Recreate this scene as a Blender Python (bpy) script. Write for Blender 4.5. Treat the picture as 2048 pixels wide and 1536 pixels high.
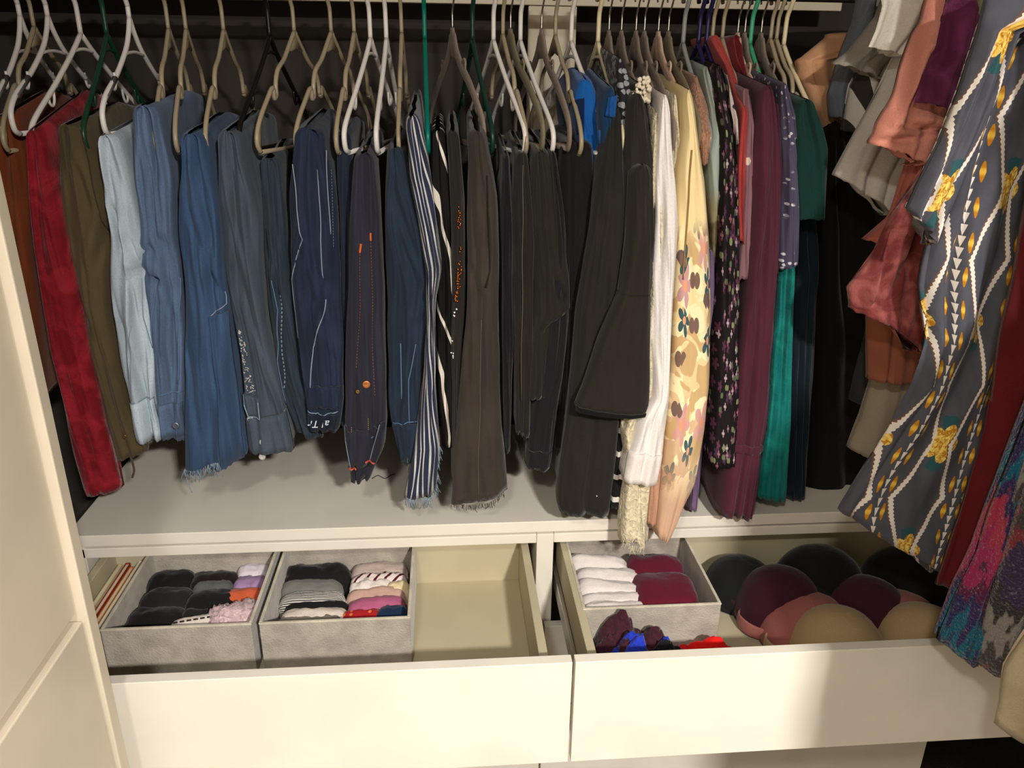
import bpy, math, random
import numpy as np
from mathutils import Matrix, Vector, noise as mnoise

# ------------------------------------------------------------------ clear
for o in list(bpy.data.objects): bpy.data.objects.remove(o)
SC = bpy.context.scene
COL = SC.collection

# ------------------------------------------------------------------ camera
SB = 0.755                                   # height of the underside of the dresser top
F = 1572.0
CAM = np.array([-0.194, -1.418, SB + 0.883])
RW = np.array([[0.99675599, 0.01801306, -0.07844129],
               [-0.07966617, 0.35932314, -0.92980653],
               [0.01143711, 0.93303934, 0.35959252]])
cd = bpy.data.cameras.new('camera'); cam = bpy.data.objects.new('camera', cd); COL.objects.link(cam)
m4 = Matrix.Identity(4)
for i in range(3):
    for j in range(3): m4[i][j] = RW[i][j]
    m4[i][3] = CAM[i]
cam.matrix_world = m4
cd.sensor_width = 36.0; cd.lens = F * 36 / 2048; cd.clip_start = 0.02
SC.camera = cam

# ------------------------------------------------------------------ view, world, room lamp and added fill lamp
vs = SC.view_settings
vs.view_transform = 'Standard'; vs.look = 'None'; vs.gamma = 1.0; vs.use_curve_mapping = False
vs.exposure = 0.0
W = bpy.data.worlds.new('world'); SC.world = W; W.use_nodes = True
W.node_tree.nodes['Background'].inputs[0].default_value = (1.0, 0.93, 0.84, 1)
W.node_tree.nodes['Background'].inputs[1].default_value = 0.10
LAMP_POS = (0.46, -2.60, 2.36)
LAMP_POWER = 150.0
LAMP_COL = (1.0, 0.95, 0.89)
FILL_POS = (-0.45, -1.90, 2.36)  # unseen second lamp, added as fill for the shadows on the dresser top
FILL_POWER = 20.0

# ------------------------------------------------------------------ pixel helpers (2048 x 1536 photograph)
def ray(p): return RW @ np.array([p[0] - 1024.0, -(p[1] - 768.0), -F])
def atY(p, Y): r = ray(p); return CAM + r * ((Y - CAM[1]) / r[1])
def atZ(p, Z): r = ray(p); return CAM + r * ((Z - CAM[2]) / r[2])
def proj(w):
    c = RW.T @ (np.array(w) - CAM)
    return np.array([1024 + F * c[0] / -c[2], 768 - F * c[1] / -c[2]])

# ------------------------------------------------------------------ node helper
class NT:
    def __init__(s, name, rough=0.8):
        s.m = bpy.data.materials.new(name); s.m.use_nodes = True
        s.t = s.m.node_tree; s.b = s.t.nodes['Principled BSDF']; s.b.inputs['Roughness'].default_value = rough
        s.b.inputs['Specular IOR Level'].default_value = 0.25
    def n(s, ty, **kw):
        x = s.t.nodes.new(ty)
        for k, v in kw.items(): setattr(x, k, v)
        return x
    def put(s, sock, v):
        if v is None: return
        if isinstance(v, bpy.types.NodeSocket): s.t.links.new(v, sock)
        else: sock.default_value = v
    def M(s, op, a, b=None, c=None):
        x = s.n('ShaderNodeMath', operation=op)
        for i, v in enumerate((a, b, c)): s.put(x.inputs[i], v)
        return x.outputs[0]
    def mix(s, f, a, b):
        x = s.n('ShaderNodeMix', data_type='RGBA')
        s.put(x.inputs[0], f); s.put(x.inputs[6], col4(a)); s.put(x.inputs[7], col4(b)); return x.outputs[2]
    def obj(s): return s.n('ShaderNodeTexCoord').outputs['Object']
    def uv(s): return s.n('ShaderNodeTexCoord').outputs['UV']
    def sep(s, v):
        x = s.n('ShaderNodeSeparateXYZ'); s.put(x.inputs[0], v); return x.outputs
    def comb(s, a, b, c=0.0):
        x = s.n('ShaderNodeCombineXYZ')
        for i, v in enumerate((a, b, c)): s.put(x.inputs[i], v)
        return x.outputs[0]
    def noise(s, vec, scale, detail=2.0, dist=0.0, rough=.5):
        x = s.n('ShaderNodeTexNoise'); s.put(x.inputs['Vector'], vec)
        x.inputs['Scale'].default_value = scale; x.inputs['Detail'].default_value = detail
        x.inputs['Distortion'].default_value = dist; x.inputs['Roughness'].default_value = rough
        return x.outputs['Fac']
    def vor(s, vec, rnd=1.0):
        x = s.n('ShaderNodeTexVoronoi', voronoi_dimensions='2D'); s.put(x.inputs['Vector'], vec)
        x.inputs['Scale'].default_value = 1.0; x.inputs['Randomness'].default_value = rnd
        return x.outputs
    def scl(s, v, sx, sy, ox=0.0, oy=0.0):
        x = s.n('ShaderNodeMapping'); s.put(x.inputs[0], v)
        x.inputs['Scale'].default_value = (sx, sy, 1); x.inputs['Location'].default_value = (ox, oy, 0); return x.outputs[0]
    def ramp(s, f, lo, hi):                      # smooth 0..1
        x = s.n('ShaderNodeMapRange', interpolation_type='SMOOTHSTEP'); s.put(x.inputs[0], f)
        x.inputs[1].default_value = lo; x.inputs[2].default_value = hi; return x.outputs[0]
    def flower(s, vec, R=0.30, petals=5, rnd=0.8):
        """voronoi-scattered flowers: petal mask, centre mask, random value per flower"""
        o = s.vor(vec, rnd); d = s.n('ShaderNodeVectorMath', operation='SUBTRACT')
        s.put(d.inputs[0], vec); s.put(d.inputs[1], o['Position'])
        x, y, _ = s.sep(d.outputs[0])
        th = s.M('ARCTAN2', y, x); rr = s.M('SQRT', s.M('ADD', s.M('MULTIPLY', x, x), s.M('MULTIPLY', y, y)))
        pet = s.M('MULTIPLY', s.M('ADD', s.M('ABSOLUTE', s.M('COSINE', s.M('MULTIPLY', th, petals / 2))), 0.45), R / 1.45)
        rnd3 = s.sep(o['Color'])
        return s.M('LESS_THAN', rr, pet), s.M('LESS_THAN', rr, R * 0.25), rnd3[0], rnd3[1], rr
    def bump(s, h, strength=.3, dist=.002):
        x = s.n('ShaderNodeBump'); x.inputs['Strength'].default_value = strength; x.inputs['Distance'].default_value = dist
        s.put(x.inputs['Height'], h); s.t.links.new(x.outputs[0], s.b.inputs['Normal'])
    def done(s, c, sheen=0.0):
        s.put(s.b.inputs['Base Color'], col4(c))
        if sheen: s.b.inputs['Sheen Weight'].default_value = sheen; s.b.inputs['Sheen Roughness'].default_value = .4
        return s.m
def col4(c):
    if isinstance(c, (tuple, list)) and len(c) == 3: return (c[0], c[1], c[2], 1)
    return c
def srgb(r, g, b):
    f = lambda v: ((v / 255 + .055) / 1.055) ** 2.4 if v > 10 else v / 255 / 12.92
    return (f(r), f(g), f(b))
MC = {}
def plain(name, c, rough=.5, metal=0.0, spec=.4):
    if name in MC: return MC[name]
    t = NT(name, rough); o = t.obj(); n = t.noise(o, 6, 3)
    t.b.inputs['Metallic'].default_value = metal; t.b.inputs['Specular IOR Level'].default_value = spec
    t.bump(t.noise(o, 260, 2), .05, .001)
    MC[name] = t.done(t.mix(t.ramp(n, .3, .7), tuple(v * .95 for v in c), tuple(min(1, v * 1.04) for v in c))); return MC[name]
def fabric(name, c, var=.25, rough=.92, sheen=.15, wr=1.0, c2=None):
    if name in MC: return MC[name]
    t = NT(name, rough); o = t.obj(); n = t.noise(o, 9, 3)
    c2 = c2 or tuple(v * (1 - var) for v in c)
    f = t.noise(o, 420, 2); g = t.noise(o, 34, 3, .6)
    base = t.mix(t.ramp(n, .3, .7), c2, c)
    base = t.mix(t.M('MULTIPLY', t.ramp(f, .3, .75), .22), base, tuple(v * .55 for v in c))
    t.bump(t.M('ADD', t.M('MULTIPLY', f, .35), t.M('MULTIPLY', g, 1.1 * wr)), .45, .004)
    MC[name] = t.done(base, sheen); return MC[name]
def denim(name, c, hi=1.22, streak=1.0):
    if name in MC: return MC[name]
    t = NT(name, .9); u = t.uv(); o = t.obj()
    st = t.noise(t.scl(u, 160, 5), 1, 3); fad = t.noise(t.scl(u, 16, 2.4), 1, 2); f = t.noise(o, 520, 2)
    base = t.mix(t.ramp(fad, .35, .7), tuple(v * .72 for v in c), tuple(min(1, v * hi) for v in c))
    base = t.mix(t.M('MULTIPLY', t.ramp(st, .4, .7), .38 * streak), base, tuple(min(1, v * 1.7) for v in c))
    base = t.mix(t.M('MULTIPLY', t.ramp(f, .45, .7), .28), base, tuple(v * .5 for v in c))
    t.bump(t.M('ADD', t.M('MULTIPLY', f, .4), t.noise(o, 30, 3, .5)), .45, .004)
    MC[name] = t.done(base, .1); return MC[name]
def stripes(name, c, cs, freq, duty, skew=0.0, warp=0.0, coord=0):
    if name in MC: return MC[name]
    t = NT(name, .9); u, v, _ = t.sep(t.uv()); o = t.obj()
    a, b = (u, v) if coord == 0 else (v, u)
    p = t.M('ADD', t.M('MULTIPLY', a, freq), t.M('MULTIPLY', b, freq * skew))
    if warp: p = t.M('ADD', p, t.M('MULTIPLY', t.noise(o, 7, 2), warp))
    k = t.M('LESS_THAN', t.M('FRACT', p), duty)
    f = t.noise(o, 420, 2); t.bump(t.M('ADD', f, t.noise(o, 40, 2)), .4, .003)
    MC[name] = t.done(t.mix(k, c, cs), .1); return MC[name]

# ------------------------------------------------------------------ mesh helpers
def tagit(o, label, cat, group=None):
    o['label'] = label; o['category'] = cat
    if group: o['group'] = group
    return o
def mesh(name, V, Fc, mat, parent=None, smooth=True, uv=None):
    me = bpy.data.meshes.new(name); me.from_pydata([tuple(v) for v in V], [], Fc); me.update()
    if smooth: me.polygons.foreach_set('use_smooth', [True] * len(me.polygons))
    if uv is not None:
        l = me.uv_layers.new(name='UVMap'); idx = np.empty(len(me.loops), dtype=np.int32); me.loops.foreach_get('vertex_index', idx)
        l.data.foreach_set('uv', np.asarray(uv, dtype=np.float32)[idx].ravel())
    o = bpy.data.objects.new(name, me); COL.objects.link(o)
    if mat: me.materials.append(mat)
    if parent: o.parent = parent
    return o
def empty(name, loc=(0, 0, 0), rz=0.0):
    o = bpy.data.objects.new(name, None); COL.objects.link(o); o.location = loc; o.rotation_euler = (0, 0, rz); o.empty_display_size = .05
    return o
def struct(o): o['kind'] = 'structure'; return o
def box(name, x0, x1, y0, y1, z0, z1, mat, parent=None, bev=0.0015):
    me = bpy.data.meshes.new(name)
    import bmesh
    bm = bmesh.new(); bmesh.ops.create_cube(bm, size=1.0)
    for v in bm.verts:
        v.co = Vector(((x0 + x1) / 2 + v.co.x * (x1 - x0), (y0 + y1) / 2 + v.co.y * (y1 - y0), (z0 + z1) / 2 + v.co.z * (z1 - z0)))
    if bev: bmesh.ops.bevel(bm, geom=list(bm.edges), offset=bev, segments=2, affect='EDGES', profile=.5)
    bm.to_mesh(me); bm.free(); me.materials.append(mat)
    o = bpy.data.objects.new(name, me); COL.objects.link(o)
    if parent: o.parent = parent
    return o
def smoothpath(P, k=6):
    P = np.array(P, float)
    if len(P) < 3: return P
    Q = np.vstack([2 * P[0] - P[1], P, 2 * P[-1] - P[-2]]); out = []
    for i in range(1, len(Q) - 2):
        for s in np.linspace(0, 1, k, endpoint=False):
            a, b, c, d = Q[i - 1], Q[i], Q[i + 1], Q[i + 2]
            out.append(.5 * ((2 * b) + (-a + c) * s + (2 * a - 5 * b + 4 * c - d) * s * s + (-a + 3 * b - 3 * c + d) * s ** 3))
    out.append(P[-1]); return np.array(out)
def tube_geo(P, r, n=8, flat=None, up=(0, 0, 1)):
    """tube along P; r scalar or list; flat = second radius along axis 'up'"""
    P = np.array(P, float); N = len(P); r = np.ones(N) * r if np.isscalar(r) else np.array(r)
    T = np.gradient(P, axis=0); T /= np.linalg.norm(T, axis=1)[:, None] + 1e-12
    V = []; up = np.array(up, float); a0 = None
    for i in range(N):
        if flat is not None: a = up - T[i] * np.dot(up, T[i])
        elif a0 is None:
            a = np.cross(T[i], [0.31, 0.77, 0.55])
        else: a = a0 - T[i] * np.dot(a0, T[i])
        a /= np.linalg.norm(a) + 1e-12; a0 = a; b = np.cross(T[i], a)
        ra = flat if flat is not None else r[i]
        for k in range(n):
            an = 2 * math.pi * k / n; V.append(P[i] + a * ra * math.cos(an) + b * r[i] * math.sin(an))
    Fc = [(i * n + k, i * n + (k + 1) % n, (i + 1) * n + (k + 1) % n, (i + 1) * n + k) for i in range(N - 1) for k in range(n)]
    Fc.append(tuple(range(n))[::-1]); Fc.append(tuple((N - 1) * n + k for k in range(n)))
    return V, Fc
def join(*gs):
    V = []; Fc = []
    for v, f in gs:
        o = len(V); V += list(v); Fc += [tuple(i + o for i in q) for q in f]
    return V, Fc
def tube(name, P, r, mat, parent=None, n=6, flat=None, up=(0, 0, 1)):
    V, Fc = tube_geo(P, r, n, flat, up); return mesh(name, V, Fc, mat, parent)
def nz(x, y=0.0, z=0.0): return mnoise.noise(Vector((x, y, z)))

# ------------------------------------------------------------------ hanging cloth
class Garment:
    """cloth hanging as a soft folded slab. L / R: pixel outline of its front edge, top to bottom."""
    def __init__(g, name, label, cat, mat, L, R, yf=.02, depth=.34, lobes=3, amp=.012, seed=1, slope=.12, rod=.22,
                 hemn=.004, topr=.05, rows=46, nf=34, wr=.004, group=None, parent=None, uvw=None, rnd=.02, sway=.0, close=True, taper=.06, tw=.16, tl=.38, creases=()):
        g.yl = yf if isinstance(yf, list) else None
        g.yf = (yf[0][1], yf[-1][1]) if g.yl else (yf if isinstance(yf, tuple) else (yf, yf)); g.seed = seed
        g.lobes = lobes; g.amp = amp; g.wr = wr; g.rnd = rnd
        pys = [p[1] for p in L + R]; g.py0, g.py1 = min(pys), max(pys)
        lw = np.array([atY(p, g.yy(p[1])) for p in L]); rw = np.array([atY(p, g.yy(p[1])) for p in R])
        g.lw = lw[np.argsort(-lw[:, 2])]; g.rw = rw[np.argsort(-rw[:, 2])]
        g.zl0, g.zr0, g.zl1, g.zr1 = g.lw[0, 2], g.rw[0, 2], g.lw[-1, 2], g.rw[-1, 2]
        g.zt = max(g.zl0, g.zr0); g.zb = min(g.zl1, g.zr1)
        g.cr = [(atY(a, g.yy(a[1])), atY(b, g.yy(b[1])), d) for a, b, d in creases]
        # y of front as function of z
        g.zz = np.array([atY((1024, y), g.yy(y))[2] for y in np.linspace(g.py0, g.py1, 40)])[::-1]
        g.yyv = np.array([g.yy(y) for y in np.linspace(g.py0, g.py1, 40)])[::-1]
        ts = np.linspace(-1, 1, nf); ns = 7
        ring = [('f', t) for t in ts] + [('r', s) for s in np.linspace(0, 1, ns + 2)[1:-1]] + [('b', t) for t in np.linspace(1, -1, 12)] + [('l', s) for s in np.linspace(1, 0, ns + 2)[1:-1]]
        n = len(ring); V = []; UV = []
        vsr = np.concatenate([np.linspace(0, topr, 7)[:-1], np.linspace(topr, 1, rows)])
        hemr = {}
        for i, (k, t) in enumerate(ring):
            tt = t if k in 'fb' else (1 if k == 'r' else -1)
            hemr[i] = g.zl1 + (g.zr1 - g.zl1) * (tt + 1) / 2 + hemn * nz(tt * 3.1, seed * 3.1) + hemn * .5 * nz(tt * 9.7, seed)
        wm = np.mean([g.lr(z)[1] - g.lr(z)[0] for z in np.linspace(g.zt, g.zb, 9)]) if uvw is None else uvw
        def emit(v, shrink=1.0, lift=0.0, inset=0.0):
            for i, (k, t) in enumerate(ring):
                z = g.zt + v * (hemr[i] - g.zt); xl, xr = g.lr(z); c = (xl + xr) / 2; w = max(.004, (xr - xl) / 2)
                u0 = min(1.0, v / topr); cap = math.sqrt(max(0, 1 - (1 - u0) ** 2)); tv = min(1.0, v / .22); w *= (tw + (1 - tw) * cap) * (1 - tl * (1 - tv * tv * (3 - 2 * tv))) * shrink
                if k == 'f': x, y = g.front(t, z, c, w); uu = t * wm / 2
                else:
                    yf_ = np.interp(z, g.zz, g.yyv); sd = depth * (1 - taper * v)
                    if k == 'b': y = yf_ + sd - .015 * t * t + .006 * math.sin(6 * t + seed); x = c + w * .72 * t; uu = t * wm / 2 + 1.3
                    else:
                        sg = 1 if k == 'r' else -1; s = t
                        y = yf_ + g.rnd * 1.0 + (sd - g.rnd) * s
                        x = c + sg * w * (1 - .28 * s + .10 * nz(s * 3.1, z * 4, seed + sg) + .08 * math.sin(9 * s + 5 * z + seed)); uu = sg * (wm / 2 + s * depth)
                    x += g.wr * .6 * nz(y * 25, z * 9, seed)
                # garment top follows the hanger: rises to the rod, falls behind it
                if slope:
                    dy = y - g.yf[0]; rise = slope * (min(dy, rod - g.yf[0]) - max(0, y - rod) * .9)
                    z = z + rise * (1 - v) ** 1.5
                x += sway * (1 - v) * (y - g.yf[0])
                y += inset if k == 'f' else (-inset if k == 'b' else 0)
                V.append((x, y, z + lift)); UV.append((uu, z))
        for v in vsr: emit(v)
        if close: emit(1.0, .93, .001, .004); emit(.98, .88, 0, .008)
        nr = len(V) // n
        Fc = [(a * n + k, (a + 1) * n + k, (a + 1) * n + (k + 1) % n, a * n + (k + 1) % n) for a in range(nr - 1) for k in range(n)]
        cx, cy, cz = np.mean(V[-n:], axis=0); V.append((cx, cy, cz)); UV.append((0, cz)); e = len(V) - 1
        Fc += [((nr - 1) * n + k, e, (nr - 1) * n + (k + 1) % n) for k in range(n)]
        g.o = mesh(name, V, Fc, mat, parent, uv=UV)
        if label: tagit(g.o, label, cat, group)
    def yy(g, py):
        if g.yl: return float(np.interp(py, [q[0] for q in g.yl], [q[1] for q in g.yl]))
        s = (py - g.py0) / max(1, g.py1 - g.py0); return g.yf[0] + (g.yf[1] - g.yf[0]) * s
    def lr(g, z): return (np.interp(-z, -g.lw[:, 2], g.lw[:, 0]), np.interp(-z, -g.rw[:, 2], g.rw[:, 0]))
    def front(g, t, z, c=None, w=None):
        if c is None: xl, xr = g.lr(z); c = (xl + xr) / 2; w = (xr - xl) / 2
        q = (t + 1) / 2; s = g.seed
        dz = z - g.zt; h = g.zt - g.zb + 1e-6
        q2 = q + .06 * math.sin(2 * math.pi * q + s) + .10 * nz(q * 1.6, z * 1.7, s) + .10 * math.sin(s * 7.7) * (dz / h + .5)
        p = g.lobes * q2; k0 = math.floor(p); fold = 0.0
        for k in (k0, k0 + 1):
            st = min(1.1, max(0.0, .42 + 1.2 * nz(k * 7.31 + s, z * 2.1, s * .7)))
            wd = .15 + .10 * (nz(k * 3.3, s) + .5)
            fold = max(fold, st * math.exp(-abs((p - k) / wd) ** 1.4))
        edge = g.rnd * (1 - math.sqrt(max(0, 1 - abs(t) ** 3)))
        a = g.amp * (.9 + .4 * nz(z * 3.5, q * 2, s + 9))
        y = np.interp(z, g.zz, g.yyv) + a * fold + edge + g.wr * nz(q * 5, z * 11 + q * 6, s * 1.7) + g.wr * 1.8 * nz(q * 2, z * 4 - q * 3, s + 4) + g.amp * .5 * nz(q * 2.3, z * 1.2, s + 6)
        for A, B, d in g.cr:                              # pulled creases: a groove with a soft ridge above it
            ax, az, bx, bz = A[0], A[2], B[0], B[2]; ux, uz = bx - ax, bz - az; L2 = ux * ux + uz * uz + 1e-9; px_, pz_ = c + w * t - ax, z - az
            f = min(1.0, max(0.0, (px_ * ux + pz_ * uz) / L2)); ex, ez_ = px_ - f * ux, pz_ - f * uz; dd = math.hypot(ex, ez_)
            fade = 1.0 - .6 * abs(2 * f - 1); sgn = 1 if ez_ > 0 else -1; q_ = dd * sgn
            y += d * fade * (math.exp(-(q_ / .005) ** 2) - .75 * math.exp(-((q_ - .014) / .011) ** 2))
        x = c + w * t + g.wr * .7 * nz(z * 9, q * 4, s + 2)
        return x, y
    def at(g, px, py, off=.002):
        w = atY((px, py), g.yy(py)); xl, xr = g.lr(w[2]); t = max(-1, min(1, (w[0] - (xl + xr) / 2) / max(.004, (xr - xl) / 2)))
        x, y = g.front(t, w[2]); return np.array([x, y - off, w[2]])
    def seam(g, pts, mat, r=.0011, name='seam', parent=None, off=.001):
        P = []
        for (a, b) in zip(pts[:-1], pts[1:]):
            for s in np.linspace(0, 1, 8, endpoint=False): P.append(g.at(a[0] + (b[0] - a[0]) * s, a[1] + (b[1] - a[1]) * s, off))
        P.append(g.at(*pts[-1], off)); return tube(name, P, r, mat, parent or g.o, n=5)
    def stitches(g, pts, mat, step=5, name='stitching', r=.0008):
        gs = []; d = 0
        for (a, b) in zip(pts[:-1], pts[1:]):
            L = math.hypot(b[0] - a[0], b[1] - a[1]); k = int(L / step)
            for i in range(k):
                s0, s1 = i / k, (i + .6) / k
                gs.append(tube_geo([g.at(a[0] + (b[0] - a[0]) * s0, a[1] + (b[1] - a[1]) * s0, .001), g.at(a[0] + (b[0] - a[0]) * s1, a[1] + (b[1] - a[1]) * s1, .001)], r, 4))
        return mesh(name, *join(*gs), mat, g.o)
    def band(g, pa, pb, mat, name='waistband', off=.004, parent=None, n=22, k=6):
        """strip of cloth laid over the front between pixel rows pa (top: left,right) and pb (bottom)"""
        V = []; UVs = []
        for j in range(k + 1):
            s = j / k
            for i in range(n + 1):
                t = i / n; px = (pa[0][0] + (pa[1][0] - pa[0][0]) * t) * (1 - s) + (pb[0][0] + (pb[1][0] - pb[0][0]) * t) * s
                py = (pa[0][1] + (pa[1][1] - pa[0][1]) * t) * (1 - s) + (pb[0][1] + (pb[1][1] - pb[0][1]) * t) * s
                p = g.at(px, py, off); V.append(p); UVs.append((p[0], p[2]))
        m = len(V)
        V += [v + np.array([0, off * .9, 0]) for v in V]; UVs += UVs
        q = n + 1; Fc = [(j * q + i, j * q + i + 1, (j + 1) * q + i + 1, (j + 1) * q + i) for j in range(k) for i in range(n)]
        Fc += [tuple(m + a for a in f[::-1]) for f in Fc]
        rim = [i for i in range(q)] + [j * q + n for j in range(1, k + 1)] + [k * q + i for i in range(n - 1, -1, -1)] + [j * q for j in range(k - 1, 0, -1)]
        Fc += [(rim[i], m + rim[i], m + rim[(i + 1) % len(rim)], rim[(i + 1) % len(rim)]) for i in range(len(rim))]
        return mesh(name, V, Fc, mat, parent or g.o, uv=UVs)
    def disc(g, px, py, r, mat, name='button', thick=.0025, parent=None):
        c = g.at(px, py, .001); n = 18; V = []
        for (rr, yy) in ((r, 0), (r, -thick * .7), (r * .8, -thick), (r * .45, -thick * .75), (.0001, -thick * .7)):
            for k in range(n): V.append((c[0] + rr * math.cos(2 * math.pi * k / n), c[1] + yy, c[2] + rr * math.sin(2 * math.pi * k / n)))
        Fc = [(a * n + k, a * n + (k + 1) % n, (a + 1) * n + (k + 1) % n, (a + 1) * n + k) for a in range(4) for k in range(n)]
        return mesh(name, V, Fc, mat, parent or g.o)
    def fray(g, pts, mat, n=40, ln=.02, seed=0, name='frayed_hem'):
        rs = random.Random(seed); gs = []
        for i in range(n):
            s = rs.random() * (len(pts) - 1); a, b = pts[int(s)], pts[min(int(s) + 1, len(pts) - 1)]; f = s - int(s)
            p = g.at(a[0] + (b[0] - a[0]) * f, a[1] + (b[1] - a[1]) * f, 0); d = np.array([rs.uniform(-.5, .5), rs.uniform(-.3, .1), -1]) * ln * rs.uniform(.4, 1.2)
            gs.append(tube_geo([p + np.array([0, 0, .004]), p + d * .5 + np.array([rs.uniform(-.003, .003), 0, 0]), p + d], .0006, 4))
        o = mesh(name, *join(*gs), mat, g.o); o['kind'] = 'stuff'; return o
# ================================================================== STRUCTURE
def wallmat(name, c, rough=.85):
    t = NT(name, rough); o = t.obj(); n = t.noise(o, 3, 4); t.bump(t.noise(o, 160, 3), .12, .002)
    return t.done(t.mix(n, tuple(v * .93 for v in c), tuple(min(1, v * 1.05) for v in c)))
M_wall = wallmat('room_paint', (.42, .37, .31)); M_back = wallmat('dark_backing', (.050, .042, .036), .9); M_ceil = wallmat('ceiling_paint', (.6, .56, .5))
def carpet():
    t = NT('carpet', 1.0); o = t.obj(); n = t.noise(o, 300, 3); k = t.noise(o, 40, 3)
    t.bump(n, .9, .01); return t.done(t.mix(t.M('ADD', t.M('MULTIPLY', n, .6), t.M('MULTIPLY', k, .4)), (.006, .005, .004), (.035, .026, .018)))
struct(box('floor', -1.6, 1.7, -4.5, .7, -.05, 0, carpet(), bev=0))
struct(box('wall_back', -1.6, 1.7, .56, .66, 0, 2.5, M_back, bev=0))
struct(box('wall_left', -1.5, -1.4, -4.4, .56, 0, 2.5, M_wall, bev=0))
struct(box('wall_right', 1.55, 1.65, -4.4, .56, 0, 2.5, M_wall, bev=0))
struct(box('wall_front', -1.5, 1.65, -4.5, -4.4, 0, 2.5, M_wall, bev=0))
struct(box('ceiling', -1.5, 1.65, -4.4, .56, 2.45, 2.5, M_ceil, bev=0))
M_trim = plain('trim_paint', srgb(214, 204, 178), .55)
struct(box('trim_1', -1.4, .68, .43, .452, 1.790, 1.855, M_trim))
struct(box('trim_2', -.012, .093, .435, .452, 1.25, 1.789, M_trim))
struct(box('trim_3', -1.4, .68, .455, .56, 1.858, 1.876, M_trim))

# ------------------------------------------------------------------ ceiling lamp and added fill lamp
def lathe(name, prof, mat, parent, n=32):
    V = [(r * math.cos(2 * math.pi * k / n), r * math.sin(2 * math.pi * k / n), z) for r, z in prof for k in range(n)]
    Fc = [(a * n + k, a * n + (k + 1) % n, (a + 1) * n + (k + 1) % n, (a + 1) * n + k) for a in range(len(prof) - 1) for k in range(n)]
    return mesh(name, V, Fc, mat, parent)
td = NT('lamp_glass'); td.b.inputs['Emission Color'].default_value = (*LAMP_COL, 1); td.b.inputs['Emission Strength'].default_value = 4
M_lampglass = td.done((.9, .88, .82))
for pos, pw, lab in ((LAMP_POS, LAMP_POWER, 'round frosted ceiling lamp over the entrance end of the closet'), (FILL_POS, FILL_POWER, 'added fill lamp, dimmer, round and frosted, over the middle of the closet')):
    lampE = empty('ceiling_lamp', pos); tagit(lampE, lab, 'lamp')
    lathe('base', [(.001, .09), (.16, .09), (.17, .085), (.17, .06), (.155, .055), (.001, .055)], plain('lamp_metal', (.7, .68, .62), .4), lampE)
    lathe('diffuser', [(.15, .055), (.16, .045), (.15, .025), (.11, .012), (.05, .005), (.001, .003)], M_lampglass, lampE)
    ld = bpy.data.lights.new('lamp_light', 'AREA'); ld.shape = 'DISK'; ld.size = .17; ld.energy = pw; ld.color = LAMP_COL
    lo = bpy.data.objects.new('lamp_light', ld); COL.objects.link(lo); lo.parent = lampE; lo.location = (0, 0, -.004)

# ------------------------------------------------------------------ dresser
M_white = plain('white_lacquer', srgb(232, 226, 212), .42)
M_in = plain('drawer_lining', srgb(192, 182, 152), .6)
M_edge = plain('front_edge', srgb(226, 222, 208), .5)
M_steel = plain('runner_steel', (.6, .58, .54), .35, .9)
XL, XR, DD = -.955, .955, .50                       # dresser ends and depth
dr = empty('dresser', (0, .25, 0)); tagit(dr, 'wide white dresser with two open top drawers under the hanging clothes', 'dresser')
def dbox(name, *a, parent=None, bev=.0015):
    p = parent or dr; o = box(name, *a, parent=None, bev=bev); o.parent = p
    off = p.matrix_world.translation if p is not dr else Vector((0, .25, 0))
    if p is dr: o.matrix_parent_inverse = Matrix.Translation((0, -.25, 0))
    else: o.matrix_parent_inverse = Matrix.Translation((0, -.25, 0))
    return o
dbox('top', XL - .01, XR + .01, -.0005, DD, SB, SB + .026, M_white)
dbox('rail', XL, -.0185, .0, .02, SB - .0265, SB - .0048, M_white)
dbox('rail', .0185, XR, .0, .02, SB - .0265, SB - .0048, M_white)
dbox('divider', -.018, .018, -.001, DD, .06, SB - .0048, M_white)
dbox('side_panel', XL, XL + .022, .0, DD, .0, SB, M_white)
dbox('side_panel', XR - .022, XR, .0, DD, .0, SB, M_white)
dbox('back_panel', XL, XR, DD - .008, DD, .02, SB, M_white)
dbox('plinth', XL + .022, XR - .022, .03, .05, 0, .06, M_white)
FH = .214
for (a, b) in ((XL, -.002), (.002, XR)):             # closed lower drawers
    for k in (1, 2):
        zt = SB - .003 - k * (FH + .006)
        dbox('lower_drawer_front', a, b, -.024, -.004, zt - FH if k == 1 else .014, zt, M_white)
EXT = -.3946; ZF = SB - .158                           # open drawers: front plane and inner floor
for (a, b, ia, ib) in ((XL, -.0025, XL + .034, -.033), (.0025, XR, .036, XR - .034)):
    d = empty('open_drawer', (0, 0, 0)); d.parent = dr; d.matrix_parent_inverse = Matrix.Translation((0, -.25, 0))
    def sub(name, *q, mat=M_in, bev=.0012):
        o = box(name, *q, mat, None, bev); o.parent = d; return o
    sub('drawer_front', a, b, EXT, EXT + .020, SB - .003 - FH, SB - .003, mat=M_edge if False else M_white)
    sub('drawer_side', ia, ia + .016, EXT + .020, .075, ZF - .012, SB - .045)
    sub('drawer_side', ib - .016, ib, EXT + .020, .075, ZF - .012, SB - .045)
    sub('drawer_back', ia + .016, ib - .016, .060, .075, ZF - .012, SB - .050)
    sub('drawer_bottom', ia + .016, ib - .016, EXT + .020, .060, ZF - .010, ZF)
    sub('runner', ia - .010, ia - .002, EXT + .06, .10, ZF - .002, ZF + .035, mat=M_steel)
    sub('runner', ib + .002, ib + .010, EXT + .06, .10, ZF - .002, ZF + .035, mat=M_steel)

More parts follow.
